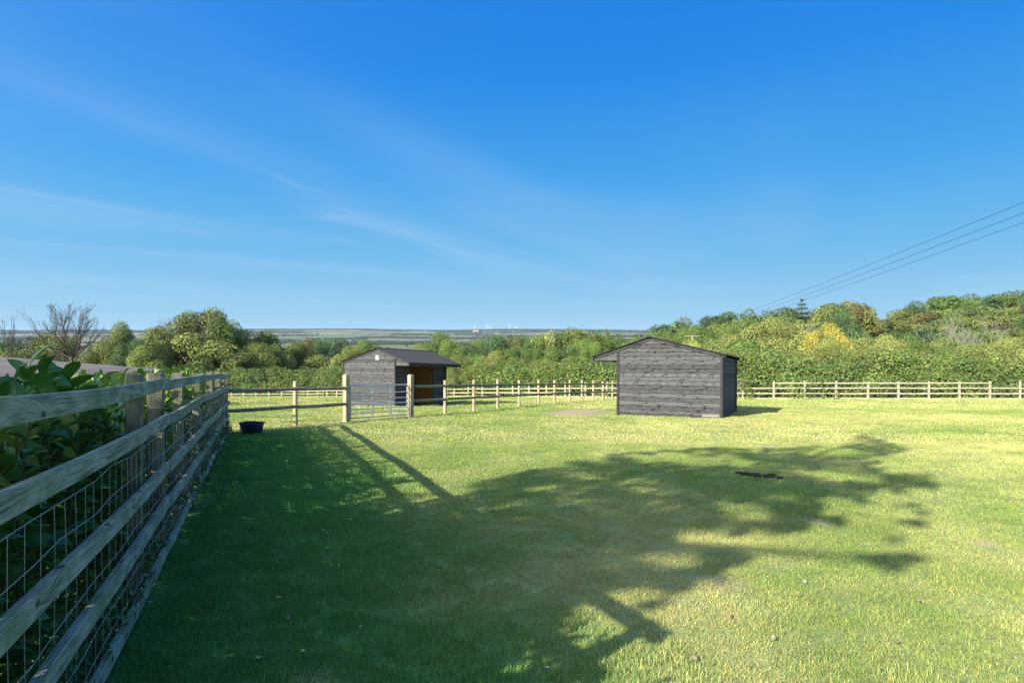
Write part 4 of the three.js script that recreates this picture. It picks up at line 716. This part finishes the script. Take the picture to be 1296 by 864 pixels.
{
  const d = 60, x = rayX(91, d), g = ground(x, d), h = rayY(379, d) - g, r = rng(307), wood = [], o = { split: 2, spread: 0.5, shrink: 0.74, up: 0.14, bend: 0.15, minR: 0.011, sides: 4 };
  const t = thing('bare_tree', 'tall leafless tree with spreading fine twigs above the stable roof', 'tree', new THREE.Vector3(x, g, -d)), fork = new THREE.Vector3(-0.1, h * 0.47, 0);
  wood.push(sweep(new THREE.Vector3(0, -0.3, 0), fork, roundP(0.23, 9), { r, seg: 4, wob: 0.03, taper: 0.7, up: new THREE.Vector3(1, 0, 0), crease: 1.5 }));
  for (const [ax, az, len, k, dep] of [[-1.05, 0.2, 0.24, 0, 4], [-0.62, -0.3, 0.25, 0.3, 5], [-0.2, 0.3, 0.25, 0.5, 5], [0.18, -0.2, 0.23, 0.5, 5], [0.55, 0.35, 0.23, 0.2, 5], [0.95, -0.1, 0.22, 0.1, 4], [0.1, 0.8, 0.2, 0.3, 4], [-0.1, -0.8, 0.2, 0.2, 4], [-0.85, 0.1, 0.18, -0.6, 3], [0.8, 0.2, 0.17, -0.7, 3]])
    limbs(r, fork.clone().add(new THREE.Vector3(0, k, 0)), new THREE.Vector3(ax, 1, az), len * h, k < 0 ? 0.05 : 0.10, dep, o, wood);
  wood.push(sweep(fork, fork.clone().add(new THREE.Vector3(0, 0.6, 0)), roundP(0.16, 8), { r, taper: 0.7, up: new THREE.Vector3(1, 0, 0), crease: 1.5 }));
  const m = mergeGeometries(wood); m.computeBoundingBox(); m.scale(1, h / m.boundingBox.max.y, 1);
  part(t, 'trunk', m, BARK, true);
}
bareTree(18, 398, 66, 311, 'thin leafless tree beside the tallest bare tree', DARKBARK, { split: 2, spread: 0.5, shrink: 0.76, up: 0.3, minR: 0.0018 }, 5, 0.4, 0, 0.02);
bareTree(38, 412, 64, 317, 'small leafless sapling with a crooked stem beyond the stable roof', DARKBARK, { split: 2, spread: 0.55, shrink: 0.74, up: 0.25, minR: 0.0018 }, 4, 0.4, 0.04, 0.02);
bareTree(232, 392, 92, 331, 'twiggy half bare tree poking out of the leafy clump', BARK, { split: 3, spread: 0.5, shrink: 0.74, up: 0.3 }, 5, 0.3, 0.3);
bareTree(1228, 388, 74, 341, 'pale dead tree with forked silver limbs in front of the wood', PALEBARK, { split: 2, spread: 0.42, shrink: 0.78, up: 0.35, bend: 0.14 }, 6, 0.34, 0, 0.017);
bareTree(1252, 384, 78, 347, 'pale dead tree with a straight tall trunk in front of the wood', PALEBARK, { split: 2, spread: 0.5, shrink: 0.7, up: 0.3, bend: 0.14 }, 6, 0.6, 0, 0.022);
bareTree(1205, 402, 72, 353, 'small pale dead tree with thin upright twigs in front of the wood', PALEBARK, { split: 2, spread: 0.36, shrink: 0.76, up: 0.4 }, 4, 0.32, 0, 0.013);
{ // conifer on the skyline
  const d = 150, px = 1015, x = rayX(px, d), g = ground(x, d), h = rayY(378, d) - g, r = rng(401), lobes = [];
  const t = thing('conifer', 'dark pointed conifer rising above the wood on the skyline', 'tree', new THREE.Vector3(x, g, -d));
  for (let k = 0; k < 11; k++) { const f = 0.38 + 0.06 * k, w = (1.02 - f) * 0.66 * h * (0.8 + 0.4 * r()); for (let j = 0; j < 5; j++) { const a = j * 1.256 + k + r(); lobes.push([Math.cos(a) * w * 0.55, f * h - w * 0.12, Math.sin(a) * w * 0.55, w * 0.5 + 0.15, 0.35, w * 0.5 + 0.15, 0.8 + 0.4 * r()]); } }
  part(t, 'crown', foliage(lobes, 0.4, 0.4, r), leafMat(0.024, 0.05, 0.034), true);
  part(t, 'trunk', sweep(new THREE.Vector3(0, -0.3, 0), new THREE.Vector3(0, h, 0), roundP(0.3, 7), { r, taper: 0.08, up: new THREE.Vector3(1, 0, 0), crease: 1.5 }), BARK, true);
}
console.log('trees ready');

// ------------------------------------------------------------------ far woods and hedgerows: one mass of trees nobody could count
{
  const r = rng(501), M = new THREE.Matrix4(), Q = new THREE.Quaternion(), Y = new THREE.Vector3(0, 1, 0), c = new THREE.Color(), L = [];
  const CELL = 520;
  const put = (x, d, h, w) => { if (Math.abs(x) > d * 0.95 + 60) return; L.push([x, d, h, w]); };
  for (let row = 0; row < 17; row++) { // along the field edges
    const sh = hash2(row, 7, 3) * CELL, cw = CELL * (0.8 + 0.9 * hash2(row, 9, 5));
    const un = (x, d) => [x - 160 * (fbm(x / 900, d / 900, 41, 2) - 0.5), d - 160 * (fbm(x / 900 + 5, d / 900, 43, 2) - 0.5)];
    for (let x = -8000; x < 8000; x += 9) { if (r() < 0.45) continue; const [a, b] = un(x, row * CELL); if (b < 250) continue; put(a + r() * 6, b + r() * 6, r() < 0.15 ? 9 + 5 * r() : 2.5 + 3 * r(), 8 + 5 * r()); }
    for (let cell = -20; cell < 20; cell++) { const xb = cell * cw - sh; if (Math.abs(xb) > 8000) continue; for (let d = row * CELL; d < (row + 1) * CELL; d += 9) { if (r() < 0.5) continue; const [a, b] = un(xb, d); if (b < 250) continue; put(a + r() * 6, b + r() * 6, r() < 0.15 ? 9 + 5 * r() : 2.5 + 3 * r(), 8 + 5 * r()); } }
  }
  for (let k = 0; k < 150; k++) { // copses and woods
    const d = 330 + Math.pow(r(), 0.8) * 7200, x = (r() * 2 - 1) * d * 0.9, rx = 50 + 190 * r() * (0.4 + d / 5000), rd = 30 + 70 * r(); if (d < 900 && Math.abs(x) < 120 && r() < 0.6) continue;
    const n = Math.min(420, Math.round(rx * rd / 70)); for (let i = 0; i < n; i++) { const a = r() * 6.283, q = Math.sqrt(r()); put(x + Math.cos(a) * q * rx, d + Math.sin(a) * q * rd, 9 + 7 * r(), 9 + 5 * r()); }
  }
  for (let k = 0; k < 60; k++) { const d = 5200 + 2600 * r(), x = (r() * 2 - 1) * d * 0.9, rx = 200 + 500 * r(); for (let i = 0; i < 170; i++) { const a = r() * 6.283, q = Math.sqrt(r()); put(x + Math.cos(a) * q * rx, d + Math.sin(a) * q * 90, 12 + 8 * r(), 18 + 10 * r()); } }   // woods along the ridge
  for (let k = 0; k < 4200; k++) { const d = 250 + 900 * r() * r(), x = (r() * 2 - 1) * d; if (fbm(x / 130, d / 130, 19, 2) < 0.5) continue; put(x, d, 6 + 7 * r(), 7 + 5 * r()); }
  const pal = [[0.045, 0.08, 0.024], [0.06, 0.092, 0.028], [0.085, 0.105, 0.036], [0.034, 0.062, 0.024]];
  const root = thing('far_woodland', 'distant hedgerow trees and woods spread across the far fields', 'woodland', null, null, 'stuff');
  const rr = rng(77), lobes = []; for (let i = 0; i < 9; i++) { const a = rr() * 6.283, q = 0.27 * Math.sqrt(rr()), u = rr(); lobes.push([Math.cos(a) * q, 0.25 + 0.5 * u, Math.sin(a) * q, 0.2, 0.18, 0.2, 0.8 + 0.4 * rr()]); }
  const m = new THREE.InstancedMesh(foliage(lobes, 0.9, 0.12, rr), leafMat(1, 1, 1), L.length); m.name = 'crowns'; m.castShadow = m.receiveShadow = true; m.userData.kind = 'stuff';
  L.forEach(([x, d, h, w], i) => { Q.setFromAxisAngle(Y, r() * 6.283); M.compose(new THREE.Vector3(x, ground(x, d) - 0.6, -d), Q, new THREE.Vector3(w, h, w)); m.setMatrixAt(i, M); const p = pal[Math.floor(r() * 4)], k = 0.8 + 0.4 * r(); m.setColorAt(i, c.setRGB(p[0] * k, p[1] * k, p[2] * k)); });
  root.add(m); console.log('far trees', L.length);
}
// ------------------------------------------------------------------ telegraph pole, overhead cables, turbines, farmhouses
{
  const r = rng(601), pb = [rayX(876, 104), 104], topB = rayY(424, 104), pa = [22.6, 12.2], topA = 8.6;
  const dirL = new THREE.Vector3(pa[0] - pb[0], 0, -(pa[1] - pb[1])).normalize(), side = new THREE.Vector3(-dirL.z, 0, dirL.x);
  for (const [p, top, lab] of [[pb, topB, 'wooden power pole with crossarm standing among the trees'], [pa, topA, 'tall wooden power pole carrying the cables at the paddock edge']]) {
    const t = thing('power_pole', lab, 'pole', at(...p)), q = at(...p); q.y = top;
    part(t, 'pole', sweep(at(p[0], p[1], -0.5), q, roundP(0.15, 10), { r, taper: 0.75, up: new THREE.Vector3(1, 0, 0), crease: 1.5 }), std(0.30, 0.25, 0.19, 0.9));
    part(t, 'crossarm', sweep(q.clone().addScaledVector(side, -1.3).setY(top - 0.15), q.clone().addScaledVector(side, 1.3).setY(top - 0.15), rectP(0.1, 0.12), { r }), std(0.3, 0.26, 0.2, 0.9));
    for (const k of [-1.2, 0, 1.2]) part(t, 'insulator', new THREE.CylinderGeometry(0.05, 0.08, 0.26, 8).translate(q.x + side.x * k, top + 0.05, q.z + side.z * k), std(0.12, 0.06, 0.04, 0.3));
  }
  for (const k of [-1.2, 0, 1.2]) {
    const A = new THREE.Vector3(pa[0], topA + 0.2, -pa[1]).addScaledVector(side, k), B = new THREE.Vector3(pb[0], topB + 0.2, -pb[1]).addScaledVector(side, k), pts = [];
    for (let i = 0; i <= 40; i++) { const p = A.clone().lerp(B, i / 40); p.y -= 0.9 * 4 * (i / 40) * (1 - i / 40) * 0.4; pts.push(p); }
    const m = shade(new THREE.Mesh(new THREE.TubeGeometry(new THREE.CatmullRomCurve3(pts), 80, 0.011, 5), std(0.03, 0.03, 0.035, 0.7))); m.name = numbered('power_cable'); scene.add(m);
    tag(m, 'thin black overhead power cable crossing the sky above the wood', 'cable', 'overhead power cables');
  }
  const white = std(0.75, 0.76, 0.78, 0.6);
  for (const [px, d, hh] of [[600, 6900, 52], [616, 6700, 60], [645, 6600, 64], [620, 7100, 50], [653, 7000, 50]]) {
    const x = rayX(px, d), g = ground(x, d), t = thing('wind_turbine', 'tiny white wind turbine on the far blue ridge', 'wind turbine', new THREE.Vector3(x, g, -d), 'wind turbines on the far ridge'), up = new THREE.Vector3(1, 0, 0);
    part(t, 'tower', sweep(new THREE.Vector3(0, -5, 0), new THREE.Vector3(0, hh, 0), roundP(2.0, 8), { r, taper: 0.6, up, crease: 1.5 }), white, true);
    part(t, 'nacelle', sweep(new THREE.Vector3(0, hh, 5), new THREE.Vector3(0, hh, -7), roundP(2.4, 8), { r, crease: 1.5 }), white, true);
    const a0 = r() * 2; for (let k = 0; k < 3; k++) { const a = a0 + k * 2.094; part(t, 'blade', sweep(new THREE.Vector3(0, hh, 6), new THREE.Vector3(Math.cos(a) * 28, hh + Math.sin(a) * 28, 6), rectP(2.6, 0.8, 0.1), { r, taper: 0.3, up: new THREE.Vector3(0, 0, 1) }), white, true); }
  }
  for (const [px, d, w, lab] of [[566, 1500, 16, 'far white farmhouse with dark roof in the valley trees'], [603, 5200, 60, 'far pale farm building on the distant slope'], [548, 1900, 14, 'far pale cottage near the valley fields']]) {
    const x = rayX(px, d), g = ground(x, d), t = thing('farmhouse', lab, 'house', new THREE.Vector3(x, g, -d)), hh = w * 0.38, wl = std(0.26, 0.245, 0.22, 0.9);
    const sh = new THREE.Shape(); sh.moveTo(-w / 4, -2); sh.lineTo(w / 4, -2); sh.lineTo(w / 4, hh); sh.lineTo(0, hh * 1.6); sh.lineTo(-w / 4, hh);
    part(t, 'walls', new THREE.ExtrudeGeometry(sh, { depth: w, bevelEnabled: false }).translate(0, 0, -w / 2).rotateY(1.2), wl, true);
    const rf = new THREE.Shape(); rf.moveTo(-w / 4 - 0.6, hh - 0.3); rf.lineTo(0, hh * 1.6 + 0.3); rf.lineTo(w / 4 + 0.6, hh - 0.3); rf.lineTo(w / 4 + 0.6, hh + 0.2); rf.lineTo(0, hh * 1.6 + 0.9); rf.lineTo(-w / 4 - 0.6, hh + 0.2);
    part(t, 'roof', new THREE.ExtrudeGeometry(rf, { depth: w + 0.8, bevelEnabled: false }).translate(0, 0, -w / 2 - 0.4).rotateY(1.2), std(0.11, 0.07, 0.055, 0.9), true);
    for (const k of [-0.3, 0, 0.3]) part(t, 'window', new THREE.BoxGeometry(w * 0.09, w * 0.12, 0.3).translate(k * w, hh * 0.55, w / 4).rotateY(1.2 - Math.PI / 2), std(0.03, 0.035, 0.04, 0.3), true);
  }
}
renderer.render(scene, camera);
console.log('done');
